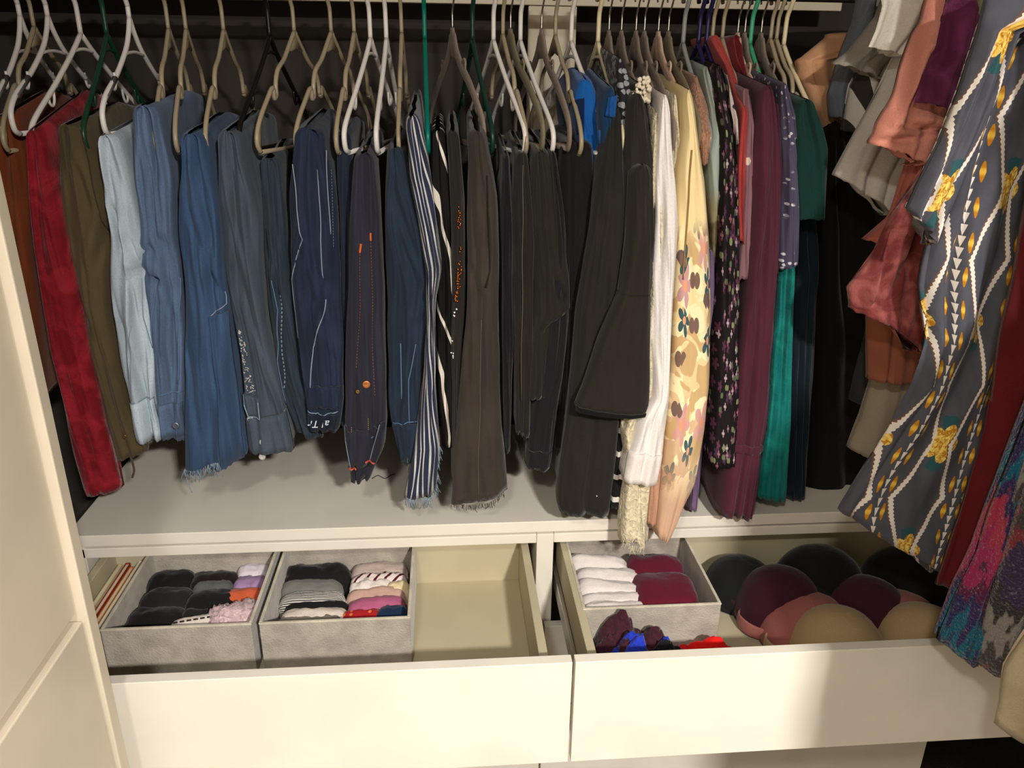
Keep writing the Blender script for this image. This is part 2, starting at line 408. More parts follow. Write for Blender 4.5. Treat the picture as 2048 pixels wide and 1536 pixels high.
# ------------------------------------------------------------------ cabinet along the left side
CX, CY = -.700, -.451
M_cab = plain('cabinet_lacquer', srgb(214, 202, 180), .4)
cb = empty('tall_cabinet', (-1.02, -1.3, 0)); tagit(cb, 'tall cream cabinet with flat fronts beside the crimson velvet trousers', 'cabinet')
def cbox(name, *a, parent=None, bev=.002, mat=M_cab):
    o = box(name, *a, mat, None, bev); o.parent = cb; o.matrix_parent_inverse = Matrix.Translation((1.02, 1.3, 0)); return o
cbox('end_panel', -1.34, CX, CY - .024, CY, 0, 2.1)
cbox('end_panel', -1.34, CX, -2.2, -2.176, 0, 2.1)
cbox('carcass', -1.34, CX - .036, -2.176, CY - .026, .05, 2.1)
ZG = SB + .188
cbox('upper_front', CX - .034, CX - .012, -2.17, CY - .030, ZG + .006, 2.09)
cbox('lower_front', CX - .027, CX - .005, -2.17, CY - .030, ZG - .62, ZG - .006)
cbox('lower_front', CX - .027, CX - .005, -2.17, CY - .030, .06, ZG - .632)
cbox('plinth', -1.32, CX - .05, -2.17, CY - .03, 0, .05)

# ------------------------------------------------------------------ rods
M_chrome = plain('rod_metal', (.62, .60, .56), .3, 1.0)
ROD = dict(y=.22, z=1.80); RX = .88; RZ = 1.80
def rod(name, a, b, label):
    a, b = np.array(a), np.array(b); e = empty(name, tuple((a + b) / 2)); tagit(e, label, 'rod')
    c = (a + b) / 2; d = (b - a) / np.linalg.norm(b - a)
    tube('bar', [a - c, b - c], .0125, M_chrome, e, 20)
    for q, s in ((a, 1), (b, -1)): tube('end_socket', [q - c, q - c + d * s * .012], .024, M_chrome, e, 20)
    return e
rod('closet_rod', (-1.4, ROD['y'], ROD['z']), (1.55, ROD['y'], ROD['z']), 'long metal closet rod carrying trousers and shirts above the dresser')
rod('closet_rod', (RX, -4.4, RZ + .045), (RX, .56, RZ + .045), 'metal closet rod carrying the zigzag-print dress and the added coats')
# ================================================================== HANGERS
# local frame: x along the hanger (front end +x), z up, origin on the rod axis
def hook_pts(nd):
    P = [(0, 0, -nd), (0, 0, -nd * .72), (.001, 0, -.040), (.010, 0, -.026)]
    for a in np.linspace(-40, 215, 12): P.append((.0205 * math.cos(math.radians(a)), 0, -.0045 + .0205 * math.sin(math.radians(a))))
    return P
def mir(P): return [(-x, y, z) for x, y, z in P]
HM = {}
def hanger_meshes(kind, mat, matname):
    key = (kind, matname)
    if key in HM: return HM[key]
    parts = []
    def add(name, geo, m):
        me = bpy.data.meshes.new(name); me.from_pydata([tuple(v) for v in geo[0]], [], geo[1]); me.update()
        me.polygons.foreach_set('use_smooth', [True] * len(me.polygons)); me.materials.append(m); parts.append((name, me))
    if kind == 'velvet':
        nd = .085; add('hook', tube_geo(smoothpath(hook_pts(nd - .012), 3), .0019, 7), M_hook)
        half = [(0, 0, -nd + .012), (.012, 0, -nd - .006), (.030, 0, -nd - .030), (.065, 0, -nd - .055), (.12, 0, -nd - .085), (.185, 0, -nd - .130), (.205, 0, -nd - .155), (.206, 0, -nd - .178), (.197, 0, -nd - .188)]
        arm = smoothpath(half, 4); w = np.linspace(.0145, .0075, len(arm)); w[:3] = .008
        g1 = tube_geo(arm, w, 8, flat=.0036, up=(0, 1, 0)); g2 = tube_geo([(-x, y, z) for x, y, z in arm], w, 8, flat=.0036, up=(0, 1, 0))
        nk = tube_geo([(0, 0, -nd + .016), (0, 0, -nd - .012), (0, 0, -nd - .036)], [.007, .018, .020], 8, flat=.0037, up=(0, 1, 0))
        add('shoulder_frame', join(g1, g2, nk), mat)
        add('trouser_bar', tube_geo([(-.2, 0, -nd - .187), (0, 0, -nd - .187), (.2, 0, -nd - .187)], .0062, 8, flat=.0036, up=(0, 1, 0)), mat)
        for s in (1, -1): add('notch', tube_geo(smoothpath([(s * .075, 0, -nd - .047), (s * .082, 0, -nd - .040), (s * .090, 0, -nd - .046), (s * .088, 0, -nd - .060)], 3), .0022, 6), mat)
    elif kind == 'notched':
        nd = .080; r = .0042
        add('hook', tube_geo(smoothpath(hook_pts(nd), 3), r * .9, 8), mat)
        a1 = [(0, 0, -nd), (.028, 0, -nd - .024), (.060, 0, -nd - .050), (.092, 0, -nd - .068), (.106, 0, -nd - .090), (.108, 0, -nd - .112)]
        a2 = [(.108, 0, -nd - .112), (.119, 0, -nd - .116), (.122, 0, -nd - .098), (.150, 0, -nd - .118), (.186, 0, -nd - .148), (.204, 0, -nd - .172), (.206, 0, -nd - .190), (.196, 0, -nd - .202)]
        gs = []
        for f in (lambda P: P, mir):
            gs.append(tube_geo(smoothpath(f(a1), 4), r, 8)); gs.append(tube_geo(smoothpath(f(a2), 4), r, 8))
        add('shoulder_frame', join(*gs), mat)
        add('trouser_bar', tube_geo([(-.197, 0, -nd - .202), (-.1, 0, -nd - .2035), (0, 0, -nd - .204), (.1, 0, -nd - .2035), (.197, 0, -nd - .202)], r * .95, 8), mat)
        V = [(x, y, z) for y in (-.0012, .0012) for x, z in ((0, -nd - .004), (.036, -nd - .032), (.024, -nd - .036), (0, -nd - .030), (-.024, -nd - .036), (-.036, -nd - .032))]
        add('web', (V, [(0, 1, 2, 3), (0, 3, 4, 5), (9, 8, 7, 6), (11, 10, 9, 6)] + [(i, 6 + i, 6 + (i + 1) % 6, (i + 1) % 6) for i in range(6)]), mat)
        V = [(x, y, z) for y in (-.0011, .0011) for x, z in ((.187, -nd - .152), (.203, -nd - .174), (.204, -nd - .19), (.194, -nd - .199))]
        for s in (1, -1): add('gusset', ([(s * x, y, z) for x, y, z in V], [(0, 1, 2, 3), (7, 6, 5, 4), (0, 4, 5, 1), (1, 5, 6, 2), (2, 6, 7, 3), (3, 7, 4, 0)]), mat)
    else:
        nd = .090 if kind == 'tube' else .062; r = .0046
        add('hook', tube_geo(smoothpath(hook_pts(nd), 3), r * .95, 8), mat)
        a = [(0, 0, -nd), (.040, 0, -nd - .034), (.110, 0, -nd - .086), (.178, 0, -nd - .132), (.202, 0, -nd - .153), (.207, 0, -nd - .170), (.201, 0, -nd - .186), (.186, 0, -nd - .192)]
        if kind == 'padded': a = [(0, 0, -nd), (.016, 0, -nd - .026), (.045, 0, -nd - .056), (.110, 0, -nd - .098), (.172, 0, -nd - .128), (.200, 0, -nd - .150), (.207, 0, -nd - .168), (.203, 0, -nd - .186), (.188, 0, -nd - .193)]
        add('shoulder_frame', join(tube_geo(smoothpath(a, 4), r, 8), tube_geo(smoothpath(mir(a), 4), r, 8)), mat)
        add('trouser_bar', tube_geo([(-.188, 0, -nd - .1925), (0, 0, -nd - .1935), (.188, 0, -nd - .1925)], r * .95, 8), mat)
        wz = -nd - (.030 if kind == 'tube' else .062); wx = .034 if kind == 'tube' else .052
        add('crossbar', tube_geo(smoothpath([(-wx, 0, wz), (0, 0, wz + .004), (wx, 0, wz)], 4), r * .7, 6), mat)
        for s in (1, -1): add('strap_hook', tube_geo(smoothpath([(s * .120, 0, -nd - .094), (s * .122, 0, -nd - .112), (s * .130, 0, -nd - .122), (s * .138, 0, -nd - .116), (s * .138, 0, -nd - .108)], 3), r * .55, 6), mat)
        if kind == 'padded':
            for s in (1, -1): add('grip_pad', tube_geo([(s * .120, 0, -nd - .1035), (s * .150, 0, -nd - .1185), (s * .178, 0, -nd - .133)], r * 1.12, 8), M_grip)
    HM[key] = parts; return parts
M_hook = plain('hook_steel', (.55, .52, .48), .25, 1.0); M_grip = plain('grip_grey', (.10, .095, .09), .6)
HC = dict(white=plain('plastic_white', srgb(226, 220, 214), .35), beige=plain('plastic_beige', srgb(158, 144, 118), .35), cream=plain('plastic_cream', srgb(222, 208, 170), .35),
          green=plain('plastic_green', srgb(26, 66, 44), .35), teal=plain('plastic_teal', srgb(0, 112, 98), .35), pine=plain('plastic_pine', srgb(18, 52, 44), .35), mint=plain('plastic_mint', srgb(60, 160, 120), .35), black=plain('plastic_black', srgb(20, 18, 18), .3),
          taupe=fabric('flock_taupe', srgb(138, 122, 110), .15), khaki=fabric('flock_khaki', srgb(128, 118, 92), .15), navy=plain('plastic_navy', srgb(30, 28, 70), .35), clear=plain('plastic_grey', srgb(140, 142, 138), .25), blush=fabric('flock_blush', srgb(205, 175, 150), .15))
WORD = dict(white='white plastic', beige='beige plastic', cream='cream plastic', green='forest green plastic', teal='bright teal plastic', pine='dark pine plastic', mint='mint green plastic', black='black plastic', taupe='taupe velvet', khaki='khaki velvet', navy='navy plastic', clear='grey translucent plastic', blush='blush velvet')
def hanger(kind, colr, neck, tip, label, group=None, yaw=None):
    nd = {'velvet': .085, 'notched': .080, 'tube': .090, 'padded': .062}[kind]
    x0 = atY((neck, 60), ROD['y'])[0]
    if yaw is None:
        best = (1e9, 0)
        for a in np.linspace(-60, 60, 241):
            r = math.radians(a); q = proj((x0 + .205 * math.sin(r), ROD['y'] - .205 * math.cos(r), ROD['z'] - nd - .17))
            if abs(q[0] - tip) < best[0]: best = (abs(q[0] - tip), a)
        yaw = best[1]
    e = empty('clothes_hanger', (x0, ROD['y'], ROD['z']), math.radians(yaw - 90)); tagit(e, label, 'hanger', group)
    for nme, me in hanger_meshes(kind, HC[colr], colr):
        o = bpy.data.objects.new(nme, me); COL.objects.link(o); o.parent = e
    return e
G1 = 'beige notched hangers with trousers'
H = [
 ('padded', 'white', 45, -8, 'white padded-grip hanger above the rust trousers beside the tall cabinet', None),
 ('notched', 'beige', 69, 4, 'beige notched hanger tucked between two white hangers by the cabinet', None),
 ('padded', 'white', 100, 24, 'white hanger with dark grip pads holding the red velvet trousers', None),
 ('tube', 'white', 160, 66, 'plain white tube hanger in front of the red velvet trousers', None),
 ('tube', 'green', 212, 168, 'forest green hanger between olive trousers and pale jeans', None),
 ('padded', 'white', 262, 207, 'white hanger with dark grip pads holding mid-blue jeans', None),
 ('notched', 'beige', 337, 309, 'beige notched hanger right beside the white one with dark grip pads', None),
 ('notched', 'beige', 372, 349, 'beige notched hanger over the ragged-hem blue jeans', None),
 ('notched', 'beige', 447, 411, 'beige notched hanger over the grey-blue rhinestone jeans', None),
 ('tube', 'black', 538, 480, 'black plastic hanger among the beige ones', None),
 ('notched', 'beige', 588, 513, 'beige notched hanger just beyond the black hanger', None),
 ('notched', 'beige', 662, 590, 'beige notched hanger over the dark jeans with white script', None),
 ('notched', 'beige', 708, 671, 'beige notched hanger directly next to a pair of white tube hangers', None),
 ('tube', 'white', 740, 690, 'white tube hanger over the orange-stitched dark jeans', None),
 ('tube', 'white', 772, 752, 'white tube hanger over the plain navy jeans', None),
 ('notched', 'beige', 803, 797, 'beige notched hanger over the pinstriped trousers', None),
 ('tube', 'teal', 849, 855, 'bright teal hanger seen edge-on between striped trousers', None),
 ('velvet', 'taupe', 905, 967, 'taupe velvet hanger turned sideways over the charcoal trousers', None),
 ('tube', 'pine', 945, 985, 'dark pine hanger behind the turned taupe velvet hanger', None),
 ('tube', 'white', 987, 1050, 'white tube hanger next to the dark pine hanger', None),
 ('notched', 'beige', 1006, 1053, 'beige notched hanger over the black trousers', None),
 ('velvet', 'khaki', 1021, 1084, 'khaki velvet hanger over the black trousers', None),
 ('tube', 'white', 1041, 1106, 'white tube hanger between khaki and taupe velvet hangers', None),
 ('velvet', 'taupe', 1083, 1138, 'taupe velvet hanger in front of the pale post', None),
 ('notched', 'beige', 1111, 1164, 'beige notched hanger in front of the pale post', None),
 ('tube', 'white', 1143, 1210, 'white tube hanger beside the bright blue top', None),
 ('tube', 'cream', 1197, 1246, 'cream plastic hanger inside the bright blue top', None),
 ('velvet', 'taupe', 1218, 1262, 'taupe velvet hanger in the black top next to the cream hanger', None),
 ('velvet', 'taupe', 1243, 1290, 'taupe velvet hanger in the bell-sleeved black dress', None),
 ('velvet', 'taupe', 1272, 1322, 'taupe velvet hanger above the jewelled collar', None),
 ('velvet', 'taupe', 1289, 1345, 'taupe velvet hanger in the white cardigan', None),
 ('velvet', 'blush', 1317, 1372, 'blush velvet hanger beside the white cardigan', None),
 ('velvet', 'khaki', 1337, 1395, 'khaki velvet hanger in the cream floral blouse', None),
 ('tube', 'clear', 1368, 1420, 'grey translucent hanger in the tan fur-textured blouse', None),
 ('tube', 'navy', 1399, 1452, 'navy plastic hanger in the pale sage print top', None),
 ('tube', 'navy', 1415, 1470, 'navy plastic hanger in the black floral blouse', None),
 ('notched', 'beige', 1426, 1480, 'beige hanger pressed against the navy ones', None),
 ('notched', 'beige', 1446, 1500, 'beige hanger in the thin coral top', None),
 ('velvet', 'blush', 1476, 1530, 'blush velvet hanger in the mauve top', None),
 ('velvet', 'taupe', 1490, 1545, 'taupe velvet hanger in the dark red top', None),
 ('tube', 'mint', 1503, 1560, 'mint green hanger in the plum dress', None),
 ('velvet', 'taupe', 1523, 1580, 'taupe velvet hanger in the dotted slate-purple blouse', None),
 ('notched', 'beige', 1543, 1600, 'beige hanger in the emerald skirt', None),
 ('notched', 'beige', 1555, 1618, 'beige hanger in the dark green top', None),
 ('tube', 'cream', 1571, 1640, 'cream plastic hanger at the dark corner end of the row', None),
]
for h in H: hanger(h[0], h[1], h[2], h[3], h[4], h[5])
# ================================================================== CLOTHES ON THE LONG ROD
def mat_creamfloral():
    t = NT('cream_floral_print', .85); uv = t.uv(); u, v, _ = t.sep(uv); o = t.obj()
    om = t.ramp(t.M('ADD', v, t.M('MULTIPLY', t.noise(uv, 14, 2), .16)), .92, 1.36)
    base = t.mix(om, srgb(198, 160, 132), srgb(240, 218, 164))
    bl = t.ramp(t.noise(uv, 17, 2, 1.2), .50, .53)
    mid = t.M('MULTIPLY', t.ramp(v, .86, 1.0), t.M('SUBTRACT', 1.0, t.ramp(v, 1.36, 1.42)))
    base = t.mix(t.M('MULTIPLY', bl, mid), base, srgb(248, 232, 186))
    bl2 = t.M('MULTIPLY', t.ramp(t.noise(t.scl(uv, 1, 1, 3.3, 1.7), 13, 2, 1.0), .53, .56), mid)
    base = t.mix(bl2, base, srgb(206, 172, 122))
    for (sc, ox, R, cols, thr, pet) in ((13, .2, .42, (srgb(214, 160, 150), srgb(190, 150, 160)), .42, 5), (17, .55, .40, (srgb(62, 92, 98), srgb(60, 88, 92)), .52, 5), (19, .8, .36, (srgb(118, 94, 88), srgb(128, 100, 84)), .72, 2)):
        m, c, r1, r2, rr = t.flower(t.scl(uv, sc, sc * .72, ox, ox * 2.1), R, pet)
        k = t.M('MULTIPLY', t.M('MULTIPLY', m, t.M('GREATER_THAN', r1, thr)), mid)
        base = t.mix(k, base, t.mix(r2, cols[0], cols[1])); base = t.mix(t.M('MULTIPLY', k, c), base, srgb(232, 160, 120)) if pet == 5 else base
    t.bump(t.noise(o, 36, 3), .3, .003); return t.done(base, .1)
def mat_blackfloral():
    t = NT('black_floral_print', .85); uv = t.uv(); o = t.obj(); base = srgb(22, 18, 20)
    base = t.mix(1.0, base, base)
    for (sc, ox, R, a, b, thr, pet) in ((32, .1, .34, srgb(104, 52, 78), srgb(74, 46, 70), .35, 5), (44, .7, .30, srgb(196, 178, 186), srgb(150, 80, 104), .66, 4), (40, .4, .34, srgb(130, 140, 96), srgb(84, 96, 74), .68, 2)):
        m, c, r1, r2, rr = t.flower(t.scl(uv, sc, sc * .8, ox, ox * 3), R, pet)
        base = t.mix(t.M('MULTIPLY', m, t.M('GREATER_THAN', r1, thr)), base, t.mix(r2, a, b))
    t.bump(t.noise(o, 60, 3), .4, .003); return t.done(base)
def mat_sage():
    t = NT('sage_photo_print', .85); uv = t.uv(); u, v, _ = t.sep(uv); o = t.obj()
    n = t.noise(uv, 22, 4, .8); base = t.mix(t.ramp(n, .35, .65), srgb(96, 84, 56), srgb(150, 142, 110))
    base = t.mix(t.ramp(v, 1.42, 1.47), base, srgb(160, 172, 162)); lo = t.M('SUBTRACT', 1.0, t.ramp(v, 1.24, 1.30))
    base = t.mix(lo, base, t.mix(t.ramp(n, .4, .6), srgb(120, 140, 146), srgb(176, 186, 176)))
    t.bump(t.noise(o, 40, 3), .3, .003); return t.done(base)
def mat_dots(name, c, cd, sc, R, thr, dens=None):
    t = NT(name, .88); uv = t.uv(); o = t.obj(); q = t.scl(uv, sc, sc); vo = t.vor(q, 1.0)
    r = t.sep(vo['Color'])[0]; k = t.M('MULTIPLY', t.M('LESS_THAN', vo['Distance'], R), t.M('GREATER_THAN', r, thr))
    if dens: k = t.M('MULTIPLY', k, t.ramp(t.noise(uv, dens, 2), .48, .56))
    t.bump(t.noise(o, 40, 3), .35, .003)
    return t.done(t.mix(k, t.mix(t.noise(o, 9, 2), tuple(v * .8 for v in c), c), cd), .1)
def mat_blackswirl():
    t = NT('black_white_swirl', .85); uv = t.uv(); u, v, _ = t.sep(uv); n = t.noise(t.scl(uv, 12, 5), 1, 2)
    p = t.M('ADD', t.M('MULTIPLY', u, 26.0), t.M('ADD', t.M('MULTIPLY', v, 5.0), t.M('MULTIPLY', n, 2.2)))
    k = t.M('LESS_THAN', t.M('FRACT', p), .17); return t.done(t.mix(k, srgb(18, 16, 15), srgb(228, 220, 206)))
def mat_lace(name, c):
    t = NT(name, .9); o = t.obj(); n = t.noise(o, 75, 3, 1.5); t.bump(n, .9, .006)
    return t.done(t.mix(t.ramp(n, .35, .65), tuple(v * .70 for v in c), c), .2)
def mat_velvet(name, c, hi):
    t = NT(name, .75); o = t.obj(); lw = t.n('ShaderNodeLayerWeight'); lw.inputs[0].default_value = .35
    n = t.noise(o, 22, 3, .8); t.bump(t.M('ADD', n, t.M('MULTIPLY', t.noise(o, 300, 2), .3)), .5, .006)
    return t.done(t.mix(t.M('MULTIPLY', t.M('ADD', lw.outputs['Facing'], .22), t.ramp(n, .42, .68)), c, hi), .2)  # sheen highlights painted into the colour as lighter noisy patches

TR = 'trousers folded over hangers'
T_white = plain('thread_white', srgb(132, 148, 162), .8); T_blue = plain('thread_blue', srgb(92, 116, 148), .8); T_orange = plain('thread_orange', srgb(206, 92, 40), .8); T_gold = plain('thread_gold', srgb(168, 140, 70), .8)
M_copper = plain('copper', srgb(214, 138, 84), .35, .7); M_gem = plain('rhinestone', (.86, .84, .78), .12, .5, .8); M_redtag = plain('red_tab', srgb(176, 40, 36), .8); M_leath = plain('rivet_brass', srgb(150, 110, 60), .4, .8)
def trousers(*a, **k):
    k.setdefault('taper', .5); k.setdefault('tl', .34); k.setdefault('topr', .03); k.setdefault('tw', .3); return Garment(*a, **k)

g = trousers('trousers', 'rust orange trousers squeezed between the tall cabinet and red velvet ones', 'trousers', fabric('rust_cloth', srgb(128, 62, 28)),
    [(-30, 240), (-10, 420), (20, 620), (40, 800)], [(40, 232), (44, 330), (52, 500), (62, 620), (80, 800)], yf=.04, lobes=2, amp=.010, seed=2, slope=.22)
g = trousers('trousers', 'crimson velvet trousers hanging next to the tall cabinet', 'trousers', mat_velvet('red_velvet', srgb(118, 10, 24), srgb(190, 40, 56)),
    [(30, 262), (42, 360), (58, 500), (88, 700), (122, 860), (156, 1002)], [(93, 268), (102, 360), (120, 480), (150, 610), (170, 715), (198, 850), (236, 985)], yf=-.02, lobes=2, amp=.014, seed=5, slope=.26, rnd=.03, depth=.30, taper=.86)
g = trousers('trousers', 'olive green trousers hanging beside the crimson velvet ones', 'trousers', fabric('olive_twill', srgb(92, 80, 54)),
    [(94, 284), (112, 430), (150, 610), (190, 790), (228, 930)], [(178, 250), (190, 330), (206, 430), (209, 520), (212, 610), (225, 700), (258, 830), (292, 905)], yf=.0, lobes=2, amp=.016, seed=11, creases=[((208, 455), (192, 528), .016), ((150, 330), (178, 420), .010), ((130, 520), (190, 700), .008)], slope=.14, taper=.75)
g.seam([(160, 260), (190, 400), (206, 470)], plain('olive_thread', srgb(60, 52, 36), .9))
g.disc(250, 873, .004, M_leath, 'rivet')
tube('tie_cord', smoothpath([g.at(258, 915), g.at(262, 930) + np.array([.002, -.003, -.012]), g.at(262, 930) + np.array([-.004, -.003, -.030])], 4), .0022, fabric('olive_twill', (0, 0, 0)), g.o)

DJ = lambda n, rgb, **k: denim(n, srgb(*rgb), **k)
m = DJ('denim_pale', (176, 190, 200), hi=1.15, streak=.5)
g = trousers('jeans', 'pale bleached blue jeans hung waistband down', 'jeans', m,
    [(178, 306), (196, 400), (206, 470), (209, 540), (222, 660), (238, 760), (258, 830), (272, 888)], [(246, 270), (262, 380), (276, 460), (290, 530), (298, 620), (303, 720), (308, 800), (324, 884)], yf=-.005, lobes=3, amp=.016, seed=3, creases=[((256, 470), (288, 556), .012), ((268, 548), (300, 505), .014), ((226, 420), (262, 540), .008), ((262, 540), (268, 650), .010), ((240, 640), (262, 720), .006)], wr=.008)
w = g.band(((256, 808), (306, 800)), ((274, 886), (322, 880)), m)
g.seam([(258, 806), (306, 798)], T_white, r=.0012); g.seam([(266, 650), (264, 730), (266, 800)], T_white, r=.0009); g.seam([(278, 560), (284, 640), (300, 700)], T_white)
g.seam([(266, 850), (318, 845)], T_white, parent=w)
m = DJ('denim_mid', (84, 102, 130))
g = trousers('jeans', 'mid-blue jeans with pinkish cast beside the pale bleached pair', 'jeans', m,
    [(242, 215), (252, 300), (270, 420), (278, 520), (292, 620), (302, 720), (306, 800), (316, 880)], [(326, 212), (330, 300), (340, 420), (352, 540), (358, 640), (362, 760), (364, 886)], yf=.0, lobes=3, amp=.016, seed=7, creases=[((276, 512), (326, 486), .014), ((280, 545), (318, 566), .020), ((300, 430), (316, 490), .008), ((318, 600), (340, 640), .008)], wr=.008, slope=.10)
w = g.band(((306, 812), (362, 808)), ((318, 874), (364, 876)), m); g.seam([(304, 792), (362, 786)], T_blue, r=.0012); g.seam([(308, 560), (304, 660), (303, 730)], T_blue)
g.seam([(356, 560), (354, 680), (352, 770)], T_blue); g.disc(352, 852, .007, plain('tin', (.3, .32, .36), .4, .8)); g.seam([(314, 832), (362, 836)], T_blue, parent=w)
m = DJ('denim_royal', (56, 80, 112))
g = trousers('jeans', 'saturated blue jeans with ragged torn hem', 'jeans', m,
    [(338, 300), (350, 430), (362, 600), (366, 760), (362, 860), (360, 955)], [(424, 268), (430, 400), (440, 520), (452, 620), (462, 720), (476, 830), (487, 925)], yf=-.01, lobes=3, amp=.014, seed=13, creases=[((424, 556), (458, 618), .018), ((366, 400), (424, 560), .008), ((390, 360), (440, 560), .008), ((375, 700), (395, 880), .006)], hemn=.016, wr=.008)
lp = g.band(((418, 632), (452, 625)), ((446, 926), (484, 920)), m, name='outer_leg_panel', off=.006)
g.seam([(420, 635), (432, 770), (450, 925)], T_blue, r=.0009); g.seam([(444, 588), (448, 612), (420, 632)], T_white, r=.0011); g.stitches([(432, 660), (440, 780), (456, 920)], T_blue)
g.fray([(362, 950), (410, 940), (440, 925)], T_white, 46, .022, 1)
tube('loose_thread', smoothpath([g.at(364, 952), g.at(364, 952) + np.array([.004, -.004, -.022]), g.at(364, 952) + np.array([.010, -.006, -.042])], 5), .0009, T_white, g.o)
m = DJ('denim_greyblue', (66, 77, 89))
g = trousers('jeans', 'grey-blue jeans with rhinestone studded waistband', 'jeans', m,
    [(418, 292), (430, 420), (448, 560), (466, 660), (484, 760), (488, 850), (494, 915)], [(500, 262), (512, 400), (520, 540), (532, 660), (552, 760), (574, 850), (585, 905)], yf=.0, lobes=3, amp=.015, seed=17, creases=[((446, 420), (500, 640), .008), ((480, 520), (520, 700), .008)], wr=.008)
w = g.band(((488, 842), (570, 828)), ((496, 912), (584, 903)), m, off=.007); g.seam([(488, 846), (525, 856), (572, 826)], T_white, r=.0013); g.seam([(496, 880), (582, 870)], T_white, parent=w)
fl = g.band(((480, 790), (518, 800)), ((492, 832), (522, 838)), m, name='pocket_flap', off=.010); g.seam([(480, 792), (494, 834), (522, 838), (518, 802)], T_white, r=.0012, parent=fl, off=.011)
rs = random.Random(4); gs = []
for i in range(90):
    s = rs.random(); px = 474 + 26 * s + rs.uniform(-3, 3) * (1 + s * 1.5); py = 660 + 130 * s
    p = g.at(px, py, .002); gs.append(tube_geo([p, p + np.array([0, -.0022, 0])], [.0016, .0008], 6))
o_ = mesh('sequin_trim', *join(*gs), M_gem, g.o); o_['kind'] = 'stuff'
for (x, y) in ((511, 828), (497, 844), (526, 887), (527, 916)): g.disc(x, y - 2, .0065, M_gem, 'rhinestone', .004)
m = DJ('denim_teal', (42, 54, 66))
g = trousers('jeans', 'dark teal-blue jeans with coarse side stitching', 'jeans', m,
    [(506, 330), (518, 480), (530, 600), (546, 720), (566, 800), (592, 868)], [(566, 318), (572, 480), (580, 560), (588, 640), (606, 760), (636, 850), (646, 880)], yf=.03, lobes=3, amp=.013, seed=19, creases=[((526, 470), (548, 560), .010), ((548, 560), (556, 600), .012)], wr=.008)
g.seam([(545, 560), (556, 620), (555, 720), (575, 810)], T_blue); g.stitches([(562, 590), (564, 700), (570, 780)], T_white, 8, r=.0013)
m = DJ('denim_indigo', (32, 42, 63))
g = trousers('jeans', 'indigo jeans with white piping and script lettering inside the waistband', 'jeans', m,
    [(570, 268), (574, 420), (580, 560), (592, 660), (604, 760), (612, 850), (622, 866)], [(664, 258), (672, 420), (678, 560), (684, 700), (684, 800), (676, 868)], yf=-.005, lobes=3, amp=.015, seed=23, creases=[((606, 478), (586, 536), .014), ((652, 560), (624, 690), .014), ((610, 560), (640, 640), .010), ((640, 700), (670, 720), .008)], wr=.008)
g.seam([(583, 330), (590, 420), (604, 480), (590, 520), (580, 570), (582, 680)], T_white); g.seam([(655, 300), (658, 400), (660, 470)], T_white, r=.0010); g.seam([(636, 340), (640, 480), (648, 560)], T_white, r=.0010)
g.seam([(650, 600), (636, 660), (625, 700), (620, 780)], T_white, r=.0012); g.stitches([(664, 340), (666, 500)], T_blue, 6)
pk = g.band(((618, 776), (682, 772)), ((612, 818), (676, 818)), m, name='yoke', off=.006); g.seam([(612, 824), (645, 832), (676, 822)], T_white, r=.0011, off=.004)
w = g.band(((608, 832), (678, 830)), ((618, 862), (672, 860)), DJ('denim_navyin', (24, 32, 48)), off=.007)
bpy.ops.object.select_all(action='DESELECT')
def lettering(txt, g, px, py, size, mat, parent, rot=0.0, name='lettering', off=.012, shear=.3):
    c = bpy.data.curves.new('lettering', 'FONT'); c.body = txt; c.size = size; c.extrude = .0004; c.shear = shear; c.align_x = 'CENTER'; c.align_y = 'CENTER'; c.offset = .0
    t = bpy.data.objects.new('tmp', c); COL.objects.link(t); dg = bpy.context.evaluated_depsgraph_get(); me = bpy.data.meshes.new_from_object(t.evaluated_get(dg)); bpy.data.objects.remove(t)
    me.materials.append(mat); o = bpy.data.objects.new(name, me); COL.objects.link(o); o.parent = parent
    p = g.at(px, py, off) if g else np.array(px)
    if g: p[1] = min(g.at(px + q, py + r_, off)[1] for q in (-24, -12, 0, 12, 24) for r_ in (-8, 0, 8)) + .003
    o.location = p; o.rotation_euler = (math.radians(90), rot, 0); return o
lettering('al Tr', g, 640, 846, .021, plain('script_white', srgb(214, 218, 222), .7), w, math.radians(180), off=.010)
m2 = DJ('denim_night', (30, 40, 58))
g = trousers('jeans', 'very dark jeans half hidden behind the orange-stitched pair', 'jeans', m2,
    [(664, 268), (674, 420), (680, 600), (684, 760), (676, 850)], [(708, 290), (708, 420), (706, 600), (704, 760), (700, 868)], yf=.03, lobes=2, amp=.012, seed=27)
m = DJ('denim_raw', (42, 43, 55), streak=.7)
g = trousers('jeans', 'raw dark denim jeans with orange stitching and a copper button', 'jeans', m,
    [(694, 320), (697, 480), (692, 620), (688, 760), (686, 850), (692, 900), (700, 972)], [(758, 308), (760, 480), (764, 620), (770, 760), (772, 850), (768, 900), (742, 960)], yf=-.02, lobes=3, amp=.018, seed=31, wr=.005)
g.stitches([(740, 470), (741, 560), (745, 700), (748, 800)], plain('thread_dullorange', srgb(150, 84, 56), .8), 6, r=.0006); g.stitches([(721, 490), (718, 600), (712, 740)], plain('thread_dullorange', (0, 0, 0)), 6, r=.0006)
g.seam([(740, 468), (740, 484)], T_orange, r=.0022); g.seam([(722, 488), (720, 506)], T_orange, r=.0022)
g.disc(733, 770, .0075, M_copper); g.disc(715, 785, .004, M_leath, 'rivet')
w = g.band(((686, 868), (770, 856)), ((694, 938), (764, 928)), m, off=.007); g.seam([(688, 888), (768, 876)], T_blue, parent=w)
